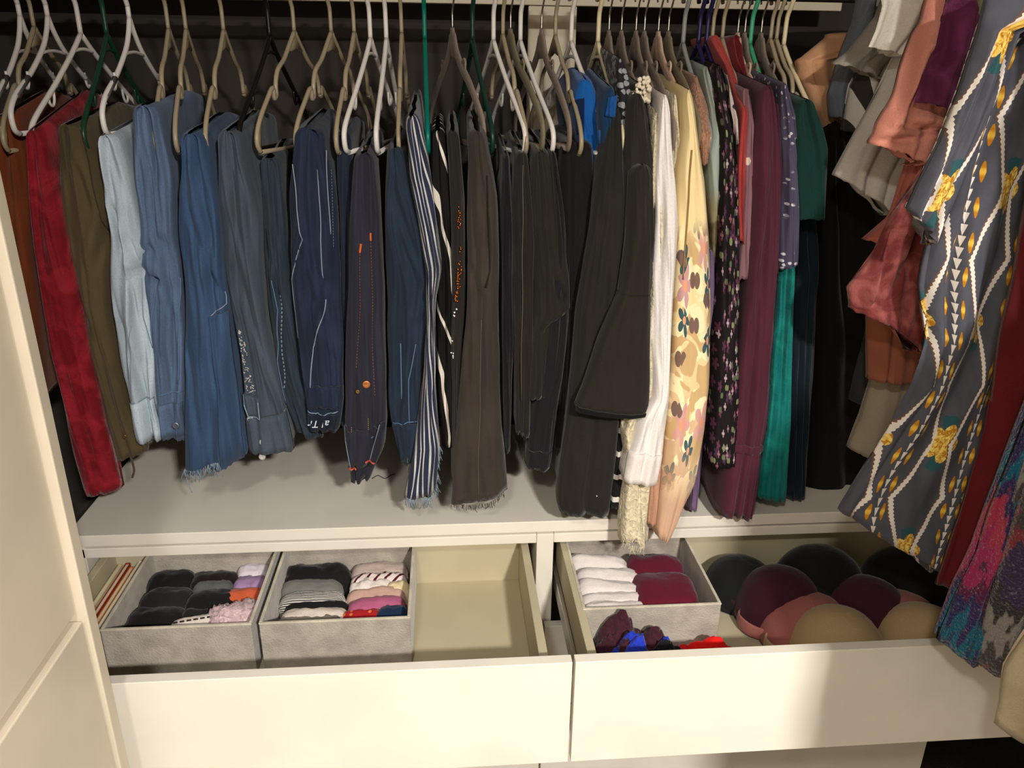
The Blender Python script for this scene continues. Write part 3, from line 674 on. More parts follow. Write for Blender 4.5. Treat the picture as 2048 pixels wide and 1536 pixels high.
for (a, b) in (((684, 856), (702, 940)), ((760, 846), (738, 926))):
    lp = g.band(((a[0], a[1]), (a[0] + 8, a[1])), ((b[0], b[1]), (b[0] + 10, b[1])), m, 'belt_loop', .011); g.seam([a, b], T_white, r=.0008, parent=lp, off=.012)
    g.seam([(b[0] - 6, b[1] - 4), (b[0] + 12, b[1] - 4)], plain('thread_red', srgb(206, 88, 70), .8), r=.0018, parent=lp, off=.014)
g.stitches([(702, 856), (703, 885)], T_gold, 4); g.stitches([(735, 838), (736, 868)], T_gold, 4)
m = DJ('denim_navy', (34, 47, 64), streak=.6)
g = trousers('jeans', 'plain navy jeans pressed against the pinstriped trousers', 'jeans', m,
    [(764, 296), (768, 440), (772, 600), (776, 740), (782, 850), (800, 935)], [(816, 300), (836, 400), (858, 500), (872, 580), (858, 640), (846, 740), (840, 840), (832, 925)], yf=-.008, lobes=3, amp=.014, seed=37, creases=[((776, 350), (832, 520), .010), ((800, 480), (846, 600), .010), ((820, 660), (860, 630), .008)], wr=.008)
g.seam([(798, 690), (800, 800)], T_blue); g.seam([(832, 690), (818, 760), (820, 850)], T_blue, r=.0010)
w = g.band(((778, 856), (836, 848)), ((796, 926), (832, 918)), m, off=.006); g.seam([(782, 852), (838, 844)], T_blue, r=.0011)
g.band(((766, 880), (776, 876)), ((766, 906), (780, 894)), M_redtag, 'red_tab', .004)
g = trousers('trousers', 'navy trousers with fine white pinstripes and a frayed hem', 'trousers', stripes('pinstripe', srgb(40, 46, 72), srgb(196, 196, 190), 150, .30, .05, .5),
    [(804, 262), (814, 350), (836, 450), (850, 540), (852, 640), (846, 760), (828, 900), (808, 1004)], [(846, 232), (858, 320), (872, 440), (884, 540), (872, 610), (868, 700), (872, 800), (880, 900), (872, 990)], yf=-.035, lobes=2, amp=.014, seed=41, creases=[((850, 560), (884, 552), .012), ((852, 580), (884, 574), .012), ((852, 600), (880, 598), .012)], wr=.008, slope=.16)
g.fray([(812, 1002), (845, 1002), (872, 988)], T_white, 60, .016, 2)
side = [(884, 900 + i * 9) for i in range(11)]; g.fray(side, T_white, 40, .014, 3)
g = trousers('trousers', 'black trousers with bold white diagonal stripes', 'trousers', mat_blackswirl(),
    [(852, 262), (862, 400), (874, 560), (872, 700), (878, 800), (884, 900)], [(898, 268), (902, 400), (908, 560), (912, 700), (914, 800), (912, 890)], yf=.01, lobes=2, amp=.012, seed=43)
g = trousers('trousers', 'black trousers with a strip of copper sequins', 'trousers', fabric('charcoal_seq', srgb(40, 36, 33)),
    [(884, 262), (900, 400), (904, 560), (902, 700), (904, 860), (902, 960)], [(926, 264), (930, 400), (932, 560), (928, 700), (926, 860), (924, 960)], yf=-.01, lobes=2, amp=.010, seed=47)
rs = random.Random(9)
for (nm, mt, pts, k) in (('copper_sequins', plain('sequin_copper', srgb(200, 110, 50), .2, .9), [(920, 412), (918, 450), (919, 540), (917, 580), (912, 602)], 70), ('white_sequins', plain('sequin_white', (.9, .9, .88), .15, .3), [(911, 616), (904, 690), (902, 718)], 16)):
    gs = []
    for i in range(k):
        s = rs.random() * (len(pts) - 1); a, b = pts[int(s)], pts[int(s) + 1]; f = s - int(s); p = g.at(a[0] + (b[0] - a[0]) * f + rs.uniform(-4, 4), a[1] + (b[1] - a[1]) * f, .002)
        gs.append(tube_geo([p, p + np.array([rs.uniform(-.001, .001), -.0016, 0])], [.0021, .0017], 6))
    o_ = mesh(nm, *join(*gs), mt, g.o); o_['kind'] = 'stuff'
cz = fabric('charcoal_denim', srgb(62, 55, 48), .2)
g = trousers('trousers', 'charcoal flared trousers with raw cut hems', 'trousers', cz,
    [(924, 262), (934, 360), (936, 520), (932, 660), (918, 800), (908, 920), (903, 1016)], [(986, 300), (998, 400), (1000, 560), (998, 680), (1002, 800), (1008, 920), (1012, 996)], yf=-.035, lobes=2, amp=.022, seed=53, creases=[((972, 420), (980, 545), .010), ((958, 585), (984, 572), .016), ((940, 540), (962, 600), .010)], wr=.005)
g.seam([(962, 640), (960, 800), (957, 1005)], plain('thread_brown', srgb(84, 72, 60), .9), r=.0012); g.seam([(974, 350), (978, 440), (980, 540), (972, 570), (962, 584)], plain('thread_dark', srgb(26, 22, 20), .9), r=.0014)
g.fray([(906, 1014), (955, 1016), (1010, 998)], cz, 50, .008, 5)
for (nm, lab, rgb, L, R, yf, sd) in (
    ('trousers', 'inky black trousers right behind the charcoal flares', (20, 20, 26), [(1000, 310), (1004, 500), (1006, 700), (1010, 906)], [(1026, 312), (1030, 500), (1028, 700), (1022, 906)], .01, 59),
    ('trousers', 'soft black trousers with thin brown side seam', (36, 32, 27), [(1022, 308), (1028, 500), (1030, 700), (1032, 870)], [(1064, 306), (1070, 500), (1066, 700), (1062, 878)], .0, 61),
    ('trousers', 'black trousers with a bulging knee below the khaki velvet hanger', (38, 35, 29), [(1056, 302), (1064, 420), (1068, 560), (1062, 700), (1056, 800)], [(1108, 304), (1122, 420), (1140, 560), (1142, 625), (1106, 660), (1096, 800)], -.005, 67),
    ('trousers', 'short black velour trousers ending above the dresser top', (26, 26, 30), [(1092, 640), (1074, 760), (1060, 860), (1054, 940)], [(1140, 640), (1128, 760), (1112, 860), (1100, 944)], .0, 71),
    ('trousers', 'plain black leggings between velour trousers and the bell-sleeved dress', (22, 21, 21), [(1108, 302), (1120, 460), (1130, 640), (1118, 800), (1108, 905)], [(1206, 284), (1190, 460), (1156, 640), (1150, 800), (1136, 905)], .03, 73)):
    top = 300
    if L[0][1] > 500: L = [(1090, 304), (1104, 480)] + L; R = [(1120, 304), (1136, 480)] + R
    gg = trousers(nm, lab, 'trousers', fabric('black_%d' % sd, srgb(*rgb), .2), L, R, yf=yf, lobes=3, amp=.012, seed=sd, creases=[((1100, 655), (1142, 630), .024), ((1110, 560), (1136, 612), .012)] if sd == 67 else ())
    if sd == 61: gg.seam([(1046, 330), (1044, 560), (1042, 800)], plain('thread_brown', (0, 0, 0)))
    if sd == 71: gg.band(((1056, 905), (1104, 903)), ((1054, 938), (1100, 940)), fabric('black_71', (0, 0, 0)), 'waistband', .005)

# ---------------- tops and dresses
g = Garment('tunic', 'bright blue top with navy side panels on a cream hanger', 'top', fabric('cobalt', srgb(20, 92, 168)),
    [(1150, 190), (1152, 240), (1160, 290), (1166, 340)], [(1196, 160), (1206, 230), (1210, 290), (1212, 340)], yf=.06, lobes=2, amp=.012, seed=81, slope=.16)
gb = g.band(((1152, 200), (1168, 196)), ((1156, 270), (1168, 270)), fabric('navy_side', srgb(16, 34, 74)), 'side_panel', .004)
g = Garment('tunic', 'blue and black sports top with rounded shoulder', 'top', fabric('sportblue', srgb(16, 66, 108)),
    [(1204, 190), (1202, 230), (1208, 300), (1212, 420)], [(1240, 176), (1236, 230), (1234, 300), (1236, 420)], yf=.0, lobes=1, amp=.008, seed=83, slope=.16, rnd=.03)
g.band(((1216, 196), (1236, 190)), ((1210, 232), (1234, 236)), fabric('cobalt', (0, 0, 0)), 'shoulder_trim', .005)
tube('drawstring', [g.at(1205, 262), g.at(1204, 290)], .0025, fabric('cobalt', (0, 0, 0)), g.o)
bk = fabric('black_crepe', srgb(37, 34, 29), .15)
g = Garment('tunic', 'black long top reaching over the dresser front edge', 'top', bk,
    [(1214, 214), (1200, 320), (1182, 480), (1160, 640), (1150, 760), (1136, 880), (1118, 1010), (1122, 1034)], [(1252, 214), (1256, 320), (1256, 480), (1252, 640), (1246, 800), (1236, 920), (1222, 1038)], yf=(.0, -.075), depth=.38, lobes=2, amp=.012, seed=85, creases=[((1236, 260), (1180, 640), .010), ((1200, 420), (1160, 700), .010)], slope=.14, hemn=.004)
g.disc(1193, 993, .0012, M_gem, 'glass_bead')
g2 = Garment('scarf_blouse', 'grey and black patterned scarf-neck top among black tops', 'top', mat_dots('grey_swirl', srgb(36, 36, 40), srgb(150, 152, 156), 90, .42, .4),
    [(1228, 124), (1232, 160), (1238, 200), (1240, 300), (1238, 600)], [(1254, 118), (1262, 150), (1266, 190), (1262, 300), (1258, 600)], yf=.02, lobes=2, amp=.012, seed=87, slope=.14, rnd=.015)
g = Garment('dress', 'black bell-sleeved dress beside the white cardigan', 'dress', fabric('black_bell', srgb(40, 36, 30), .15),
    [(1250, 192), (1250, 320), (1242, 480), (1236, 640), (1232, 760), (1230, 840)], [(1304, 188), (1312, 320), (1318, 480), (1312, 640), (1308, 760), (1300, 840)], yf=(-.01, -.05), depth=.38, lobes=2, amp=.010, seed=89, slope=.14)
s = Garment('bell_sleeve', None, None, fabric('black_bell', (0, 0, 0)),
    [(1262, 330), (1258, 480), (1240, 590), (1198, 690), (1170, 780), (1154, 820)], [(1312, 330), (1316, 480), (1308, 590), (1310, 690), (1308, 780), (1306, 836)], yf=(-.045, -.095), depth=.09, lobes=1, amp=.006, seed=90, slope=0, tl=0, parent=g.o, rnd=.03)
s.seam([(1240, 588), (1308, 594)], plain('thread_dark', (0, 0, 0)), r=.001); s.band(((1154, 818), (1306, 834)), ((1156, 828), (1304, 840)), fabric('black_hem', srgb(14, 13, 12)), 'hem_binding', .004)
g = Garment('tunic', 'black top with a jewelled collar under the taupe hangers', 'top', fabric('black_jewel', srgb(30, 28, 26)),
    [(1262, 176), (1264, 260), (1266, 420), (1270, 640)], [(1304, 170), (1306, 260), (1310, 420), (1312, 640)], yf=.02, lobes=2, amp=.01, seed=91, slope=.14)
rs = random.Random(3); gs = []
for i in range(46):
    px = rs.uniform(1263, 1298); py = rs.uniform(158, 204) - (px - 1280) * .1; p = g.at(px, max(py, 182), 0) ; p[2] += (max(py, 182) - py) * .0009; p[1] -= .018 + rs.uniform(0, .006)
    n_ = 6; rad = rs.uniform(.0025, .0045); gs.append(tube_geo([p + np.array([0, rad * q, 0]) for q in (-1, -.6, 0, .6, 1)], [rad * .1, rad * .8, rad, rad * .8, rad * .1], 8))
cl = g.band(((1262, 182), (1300, 178)), ((1270, 206), (1300, 200)), mat_lace('pearl_base', srgb(206, 190, 160)), 'collar', .014)
o_ = mesh('collar_beads', *join(*gs), plain('pearl', srgb(232, 220, 196), .2), g.o); o_['kind'] = 'stuff'
tube('chain', [g.at(1274, 206, .014), g.at(1275, 234, .012)], .001, M_gem, g.o)
g = Garment('knit_sweater', 'black and white striped knit top peeping out under the white cuff', 'top', stripes('bw_bands', srgb(18, 17, 18), srgb(214, 208, 196), 21, .22, .0, .25, 1),
    [(1240, 330), (1242, 600), (1236, 850), (1226, 960), (1222, 1018)], [(1262, 330), (1268, 600), (1276, 850), (1262, 960), (1254, 1020)], yf=(.02, -.055), lobes=2, amp=.008, seed=93, slope=.3)
g = Garment('lace_blouse', 'ivory crocheted lace top hanging lowest in front of the drawers', 'top', mat_lace('ivory_lace', srgb(226, 214, 182)),
    [(1302, 240), (1300, 500), (1282, 760), (1246, 860), (1258, 930), (1250, 1020), (1246, 1088)], [(1330, 230), (1330, 500), (1322, 760), (1306, 880), (1310, 960), (1306, 1040), (1302, 1098)], yf=(.0, -.10), depth=.10, lobes=2, amp=.014, seed=95, slope=.3, hemn=.014, wr=.008)
g.fray([(1248, 1090), (1275, 1100), (1300, 1096)], mat_lace('ivory_lace2', srgb(226, 214, 182)), 26, .014, 8, 'scalloped_fringe')
g = Garment('cardigan', 'white cardigan with a ribbed cuff in the middle of the row', 'cardigan', fabric('white_knit', srgb(240, 234, 230), .06, wr=.6),
    [(1316, 196), (1314, 300), (1316, 440), (1308, 560), (1306, 680), (1310, 800), (1282, 838), (1264, 900), (1250, 962)], [(1344, 190), (1352, 300), (1358, 440), (1354, 560), (1350, 680), (1344, 800), (1338, 860), (1328, 920), (1318, 976)], yf=(-.005, -.105), depth=.32, lobes=2, amp=.010, seed=97, creases=[((1300, 850), (1286, 905), .008), ((1330, 320), (1322, 560), .006)], slope=.14, wr=.005)
g.band(((1262, 906), (1330, 916)), ((1250, 966), (1318, 976)), fabric('white_rib', srgb(236, 228, 222), .06, wr=.4), 'cuff', .004)
g = Garment('ribbed_camisole', 'cream ribbed tank top between cardigan and floral blouse', 'top', mat_lace('cream_rib', srgb(226, 214, 186)),
    [(1340, 196), (1346, 320), (1350, 600), (1346, 800)], [(1362, 190), (1368, 320), (1366, 600), (1360, 800)], yf=.02, lobes=2, amp=.008, seed=99, slope=.14)
cf = mat_creamfloral()
g = Garment('blouse', 'cream to blush floral blouse with long pointed tail', 'blouse', cf,
    [(1360, 186), (1368, 260), (1360, 360), (1356, 560), (1352, 720), (1340, 850), (1326, 960), (1312, 1074)], [(1396, 180), (1404, 260), (1418, 360), (1426, 480), (1430, 620), (1426, 780), (1418, 860), (1394, 980), (1340, 1094)], yf=(.0, -.115), depth=.36, lobes=1, amp=.010, seed=101, slope=.14, rnd=.03, uvw=.16)
g.seam([(1384, 300), (1376, 420), (1368, 560)], plain('thread_tan', srgb(150, 116, 70), .9), r=.0016)
s = Garment('inner_tail', None, None, fabric('blush_lining', srgb(196, 150, 122), .1), [(1318, 700), (1306, 900), (1297, 1052)], [(1344, 700), (1330, 900), (1314, 1054)], yf=(-.06, -.098), depth=.05, lobes=1, amp=.006, seed=102, slope=0, tl=0, parent=g.o)
g = Garment('blouse', 'tan fur-textured blouse with ruched shoulder', 'blouse', mat_lace('tan_fur', srgb(178, 132, 104)),
    [(1386, 158), (1394, 210), (1400, 262), (1404, 330)], [(1402, 152), (1424, 210), (1432, 262), (1420, 330)], yf=[(152, .10), (262, .0), (330, .0)], depth=.22, lobes=3, amp=.008, seed=103, slope=.14)
g = Garment('tunic', 'pale sage and brown print top beside the black floral blouse', 'top', mat_sage(),
    [(1406, 140), (1426, 210), (1420, 300), (1424, 420), (1430, 560), (1430, 660)], [(1424, 134), (1446, 210), (1451, 250), (1450, 420), (1446, 560), (1438, 662)], yf=[(134, .11), (250, .01), (662, .01)], depth=.24, lobes=1, amp=.01, seed=105, slope=.14, uvw=.08)
bfm = mat_blackfloral()
g = Garment('blouse', 'black blouse scattered with small pink and white blossoms', 'blouse', bfm,
    [(1428, 140), (1448, 230), (1452, 320), (1450, 480), (1440, 640), (1432, 780), (1424, 940)], [(1456, 132), (1480, 230), (1484, 320), (1484, 480), (1486, 640), (1486, 780), (1480, 936)], yf=[(132, .09), (230, -.015), (936, -.06)], depth=.24, tl=.1, lobes=3, amp=.012, seed=107, slope=.14, uvw=.16)
g.band(((1458, 150), (1468, 146)), ((1474, 290), (1482, 286)), mat_dots('white_fleece', srgb(214, 200, 196), srgb(40, 34, 60), 60, .4, .72), 'pale_facing', .005)
g = Garment('tunic', 'thin coral top pressed between black floral and mauve tops', 'top', fabric('coral', srgb(176, 66, 62)),
    [(1424, 78), (1454, 130), (1480, 200), (1484, 250), (1480, 340), (1478, 420), (1482, 480)], [(1444, 70), (1470, 130), (1494, 200), (1498, 250), (1494, 340), (1490, 420), (1490, 490)], yf=[(70, .19), (215, -.015), (490, -.025)], depth=.16, tl=0, lobes=1, amp=.005, seed=109, slope=0, rnd=.012)
g = Garment('tunic', 'mauve flared-sleeve top with tiny pale dots', 'top', mat_dots('mauve_dots', srgb(138, 100, 108), srgb(214, 196, 176), 24, .16, .86),
    [(1484, 184), (1490, 250), (1490, 380), (1484, 480), (1478, 558)], [(1504, 178), (1514, 250), (1512, 380), (1506, 480), (1516, 562)], yf=(-.005, -.02), lobes=1, amp=.008, seed=111, slope=.14, depth=.3, rnd=.015)
g = Garment('tunic', 'dark red top with open neckline below the blush hanger', 'top', fabric('darkred', srgb(112, 14, 26)),
    [(1464, 116), (1486, 150), (1498, 200), (1512, 320), (1510, 480)], [(1492, 70), (1500, 150), (1520, 220), (1534, 420), (1540, 470)], yf=[(70, .20), (220, .05), (470, .0)], depth=.16, tl=.1, lobes=2, amp=.010, seed=113, slope=0)
pl = fabric('plum_jersey', srgb(84, 36, 52), .2)
g = Garment('dress', 'long plum jersey dress falling over the dresser edge', 'dress', pl,
    [(1512, 180), (1510, 260), (1510, 420), (1500, 560), (1486, 720), (1470, 860), (1452, 980), (1446, 1036)], [(1564, 172), (1572, 260), (1568, 420), (1562, 560), (1550, 720), (1540, 860), (1532, 912), (1510, 1046)], yf=(-.02, -.06), depth=.36, lobes=3, amp=.016, seed=115, creases=[((1520, 260), (1506, 520), .012), ((1545, 300), (1520, 640), .008)], slope=.14)
s = Garment('sleeve', None, None, fabric('plum_sleeve', srgb(76, 28, 42), .2), [(1538, 210), (1540, 340), (1538, 460), (1540, 545)], [(1566, 205), (1570, 340), (1566, 460), (1562, 548)], yf=(-.01, -.03), depth=.08, lobes=1, amp=.006, seed=116, slope=0, tl=0, parent=g.o)
g.band(((1452, 890), (1532, 896)), ((1450, 904), (1532, 912)), pl, 'hem_fold', .004)
g = Garment('blouse', 'slate-purple blouse sprinkled with white dots', 'blouse', mat_dots('slate_dots', srgb(80, 74, 98), srgb(214, 208, 214), 110, .30, .55, 26),
    [(1558, 174), (1566, 240), (1572, 330), (1570, 440), (1562, 545)], [(1582, 166), (1598, 240), (1606, 330), (1606, 440), (1602, 528)], yf=-.02, lobes=1, amp=.008, seed=117, slope=.14)
g = Garment('skirt', 'emerald satin skirt hanging behind the plum dress', 'skirt', mat_velvet('emerald', srgb(0, 110, 104), srgb(30, 160, 148)),
    [(1570, 420), (1564, 560), (1552, 700), (1540, 860), (1520, 1002)], [(1596, 420), (1594, 560), (1590, 700), (1586, 860), (1580, 1006)], yf=(.03, -.02), lobes=4, amp=.014, seed=119, slope=.3)
g = Garment('tunic', 'lavender top seen as a narrow strip behind the plum dress', 'top', fabric('lavender', srgb(120, 98, 130)), [(1396, 500), (1388, 800), (1378, 1022)], [(1440, 500), (1424, 800), (1396, 1022)], yf=.0, lobes=1, amp=.005, seed=120, slope=.2)
g = Garment('tunic', 'dark green top at the corner end of the row', 'top', fabric('pinegreen', srgb(10, 52, 46)),
    [(1590, 232), (1594, 300), (1600, 440)], [(1640, 200), (1664, 300), (1660, 440)], yf=-.03, lobes=2, amp=.012, seed=121, slope=.14)
g = Garment('dress', 'dark petrol dress beside the emerald skirt', 'dress', fabric('petrol', srgb(16, 34, 46)),
    [(1582, 330), (1586, 560), (1582, 760), (1578, 1004)], [(1640, 330), (1644, 560), (1634, 760), (1620, 1000)], yf=.04, lobes=3, amp=.016, seed=123, slope=.16)
g = Garment('dress', 'long black dress in the dark closet corner', 'dress', fabric('black_corner', srgb(17, 15, 13)),
    [(1630, 250), (1634, 460), (1630, 700), (1612, 1012)], [(1740, 250), (1770, 460), (1790, 700), (1800, 980)], yf=.10, lobes=4, amp=.03, seed=125, slope=.3)
# ================================================================== CLOTHES ON THE RIGHT-HAND ROD (broad side towards the room)
def mat_dress():
    t = NT('grey_dress_print', .85); uv = t.uv(); u, v, _ = t.sep(uv); o = t.obj()
    base = t.mix(t.noise(uv, 30, 3), srgb(66, 68, 78), srgb(92, 92, 102))
    W_, P_ = .170, .20                                         # repeat across and along
    def tri(x): return t.M('ABSOLUTE', t.M('SUBTRACT', t.M('FRACT', x), .5))
    uu = t.M('DIVIDE', t.M('ADD', u, .022), W_); vv = t.M('DIVIDE', v, P_)
    bid = t.M('FLOOR', uu); loc = t.M('SUBTRACT', uu, bid)      # 0..1 inside a band
    z1 = t.M('ADD', .22, t.M('MULTIPLY', tri(vv), .54)); z2 = t.M('SUBTRACT', 1.02, t.M('MULTIPLY', tri(vv), .54))
    saw = t.M('MULTIPLY', tri(t.M('MULTIPLY', v, 150)), .03)
    def near(a, c, w): return t.M('LESS_THAN', t.M('ABSOLUTE', t.M('SUBTRACT', a, c)), w)
    # mustard dashes beside a column of small white triangles, in the middle of the zigzag
    col = .62; k = t.M('FRACT', t.M('MULTIPLY', v, 60)); wtri = t.M('LESS_THAN', t.M('ABSOLUTE', t.M('SUBTRACT', loc, col)), t.M('MULTIPLY', k, .030))
    dk = tri(t.M('MULTIPLY', v, 20)); dash = t.M('LESS_THAN', dk, .30); dw = t.M('MULTIPLY', t.M('SQRT', t.M('MAXIMUM', t.M('SUBTRACT', .30, dk), 0.0)), .055)
    two = t.M('ADD', t.M('LESS_THAN', t.M('ABSOLUTE', t.M('SUBTRACT', loc, col - .085)), dw), t.M('LESS_THAN', t.M('ABSOLUTE', t.M('SUBTRACT', loc, col + .085)), dw))
    base = t.mix(t.M('MINIMUM', t.M('MULTIPLY', two, dash), 1.0), base, t.mix(t.ramp(dk, .02, .16), srgb(236, 190, 70), srgb(196, 128, 18)))
    base = t.mix(wtri, base, srgb(232, 224, 214))
    # yellow blossoms with teal leaves on the band edges
    fu = t.M('FRACT', t.M('ADD', uu, .5)); fx = t.M('MULTIPLY', t.M('SUBTRACT', fu, .62), W_); fy = t.M('MULTIPLY', t.M('SUBTRACT', t.M('FRACT', vv), .5), P_)
    rr = t.M('SQRT', t.M('ADD', t.M('MULTIPLY', fx, fx), t.M('MULTIPLY', fy, fy))); th = t.M('ARCTAN2', fy, fx)
    rr2 = t.M('ADD', rr, t.M('MULTIPLY', t.noise(uv, 90, 2), .010))
    leaf = t.M('MULTIPLY', t.M('LESS_THAN', rr2, .052), t.M('GREATER_THAN', t.M('ABSOLUTE', t.M('SINE', th)), .90)); base = t.mix(leaf, base, srgb(44, 86, 92))
    pet = t.M('ADD', .026, t.M('MULTIPLY', t.M('ABSOLUTE', t.M('COSINE', t.M('MULTIPLY', th, 2.5))), .014))
    fl = t.M('LESS_THAN', rr2, pet); sh = t.noise(uv, 140, 3, 1.0)
    base = t.mix(fl, base, t.mix(t.ramp(sh, .38, .62), srgb(184, 120, 12), srgb(244, 214, 110)))
    # white zigzag cords with a brown line alongside
    for z in (z1, z2):
        base = t.mix(near(t.M('ADD', loc, .034), z, .018), base, srgb(112, 84, 64))
        base = t.mix(near(t.M('ADD', loc, saw), z, .028), base, srgb(230, 222, 212))
    t.bump(t.M('ADD', t.noise(o, 22, 3), t.M('MULTIPLY', t.noise(o, 380, 2), .2)), .4, .005)
    return t.done(base, .1)
def mat_wool(name, cols):
    t = NT(name, .97); uv = t.uv(); u, v, _ = t.sep(uv); o = t.obj()
    p = t.M('ADD', t.M('MULTIPLY', v, 3.6), t.M('MULTIPLY', t.noise(t.scl(uv, 46, 12), 1, 3), 1.1)); q = t.M('FRACT', p)
    base = cols[0]; base = t.mix(1.0, base, base)
    for i, c in enumerate(cols[1:]): base = t.mix(t.ramp(q, (i + 1) / len(cols) - .03, (i + 1) / len(cols) + .03), base, c)
    f = t.noise(o, 210, 3); base = t.mix(t.M('MULTIPLY', t.ramp(f, .62, .72), .25), base, srgb(210, 206, 206))
    t.bump(f, .9, .008); return t.done(base, .4)

def panel(name, label, cat, mat, L, R, Y, lobes=5, amp=.02, depth=.055, seed=1, **k):
    k.setdefault('slope', 0); k.setdefault('tl', 0); w0 = atY(R[0], Y if not isinstance(Y, tuple) else Y[0]); R = [tuple(proj((max(1.06, w0[0]), Y, w0[2])))] + R[1:]
    return Garment(name, label, cat, mat, L, R, yf=Y, depth=depth, lobes=lobes, amp=amp, seed=seed, rows=60, nf=80, rnd=.03, **k)

panel('shirt', 'folded tan shirt in the dark closet corner', 'shirt', fabric('tan_cotton', srgb(204, 154, 114)), [(1664, 74), (1604, 122), (1606, 150), (1626, 200), (1650, 270)], [(1700, 58), (1702, 120), (1700, 200), (1704, 276)], .12, 3, .014, seed=131)
panel('shirt', 'slate denim shirt hanging behind the grey tee', 'shirt', denim('denim_slate', srgb(104, 112, 124)), [(1742, -80), (1720, 40), (1690, 120), (1668, 190), (1672, 235)], [(1840, -80), (1830, 40), (1810, 120), (1790, 190), (1790, 240)], .07, 3, .02, seed=132)
panel('tee', 'grey tee with a loose sleeve in front of the slate shirt', 'tee', fabric('grey_tee', srgb(164, 156, 146)), [(1806, -80), (1768, 30), (1712, 100), (1676, 126)], [(1930, -80), (1900, 30), (1850, 110), (1800, 168)], .0, 3, .024, seed=133)
panel('blouse', 'white and charcoal wrapped blouse beneath the grey tee', 'blouse', stripes('whitecharcoal', srgb(52, 48, 46), srgb(206, 200, 194), 12, .5, .9, .6), [(1780, -60), (1752, 110), (1716, 170), (1704, 235), (1700, 262)], [(1940, -60), (1900, 110), (1860, 190), (1830, 300)], .035, 4, .02, seed=134)
panel('sweater', 'heather grey sweater with pale front and wide hem', 'sweater', fabric('heather', srgb(196, 190, 182), .22), [(1862, -60), (1824, 80), (1770, 190), (1712, 290), (1680, 352)], [(2020, -60), (1990, 80), (1900, 240), (1830, 360), (1806, 440)], -.06, 3, .016, seed=135)
panel('tee', 'cream white tee with short boxy sleeve above the heather grey sweater', 'tee', fabric('cream_tee', srgb(218, 212, 200), .06), [(1800, -80), (1792, 10), (1776, 60), (1760, 94)], [(1990, -80), (1960, 10), (1900, 70), (1830, 116)], -.10, 2, .014, seed=136)
panel('blouse', 'terracotta blouse falling below the rose velvet top', 'blouse', fabric('terracotta', srgb(156, 92, 68)), [(1900, 200), (1840, 400), (1790, 560), (1750, 640), (1752, 768)], [(2010, 200), (1960, 400), (1920, 560), (1880, 660), (1840, 772)], -.135, 3, .012, seed=137)
panel('sweater', 'stone beige knit sweater with straight hem over the dresser', 'sweater', fabric('stone_knit', srgb(150, 138, 118)), [(1880, 260), (1820, 560), (1766, 740), (1736, 840), (1708, 906)], [(2000, 260), (1930, 560), (1880, 740), (1850, 860), (1800, 948)], -.09, 2, .012, seed=138)
panel('sweater', 'charcoal sweater peeking out behind the stone knit one', 'sweater', fabric('charcoal_knit', srgb(44, 44, 46)), [(1850, 260), (1780, 560), (1742, 700), (1712, 810)], [(1960, 260), (1890, 560), (1840, 740), (1800, 830)], -.05, 2, .012, seed=139)
sal = fabric('salmon_satin', srgb(216, 142, 124), .12, .6)
panel('blouse', 'salmon pink blouse with layered pleated sleeve', 'blouse', sal, [(1900, -80), (1868, 30), (1840, 100), (1806, 190), (1770, 250), (1756, 290)], [(2060, -80), (2030, 30), (1980, 130), (1930, 240), (1880, 330), (1850, 336)], -.20, 2, .02, seed=140, creases=[((1872, 110), (1815, 250), .020), ((1815, 252), (1885, 264), .020), ((1762, 284), (1850, 276), .014), ((1858, 60), (1800, 220), .012)])
panel('blouse', 'dusky coral satin blouse hanging against the salmon one', 'blouse', fabric('coral_satin', srgb(170, 92, 76), .12, .6), [(1894, -80), (1876, 30), (1856, 80), (1852, 140), (1860, 240), (1836, 330), (1800, 440), (1746, 486)], [(2040, -80), (2000, 30), (1960, 140), (1940, 240), (1920, 330), (1890, 440), (1850, 500)], -.16, 3, .02, seed=141)
panel('tunic', 'crushed rose velvet top with uneven flounced hem', 'top', mat_velvet('rose_velvet', srgb(112, 44, 44), srgb(214, 134, 124)), [(1880, 330), (1800, 440), (1768, 510), (1712, 585), (1716, 622)], [(2010, 330), (1960, 440), (1930, 540), (1910, 640), (1870, 716)], -.225, 3, .02, seed=142, creases=[((1800, 470), (1750, 620), .016), ((1840, 450), (1800, 680), .016), ((1880, 480), (1850, 700), .016)], hemn=.01)
panel('blouse', 'plum satin blouse with puffed sleeve cuff', 'blouse', mat_velvet('plum_satin', srgb(82, 24, 58), srgb(160, 70, 126)), [(1940, -80), (1912, 30), (1900, 90), (1872, 150), (1856, 206)], [(2120, -80), (2080, 30), (2040, 110), (2000, 170), (1960, 236)], -.24, 4, .03, seed=143)
panel('tunic', 'sage green top between plum blouse and grey floral dress', 'top', fabric('sage', srgb(128, 138, 98)), [(1984, -80), (1980, 10), (1984, 50), (1972, 84)], [(2140, -80), (2120, 10), (2080, 60), (2040, 96)], -.27, 2, .012, seed=144)
md = mat_dress()
d = panel('dress', 'long slate grey dress printed with zigzag cords and yellow blossoms', 'dress', md, [(2030, -80), (2000, 60), (1960, 200), (1920, 360), (1886, 500), (1872, 580), (1878, 690), (1850, 780), (1800, 870), (1746, 950), (1694, 1036)],
    [(2200, -80), (2180, 100), (2130, 300), (2090, 500), (2050, 640), (2020, 760), (1990, 880), (1960, 1000), (1926, 1170)], -.33, 4, .022, seed=145, uvw=.30, hemn=.006, wr=.007)
s = panel('sleeve', None, None, md, [(2012, -60), (1985, 60), (1945, 180), (1900, 290), (1860, 370), (1834, 424)], [(2080, -60), (2060, 60), (2020, 180), (1975, 290), (1930, 400), (1886, 500)], -.365, 3, .018, .05, 146, parent=d.o, uvw=.13, close=False)
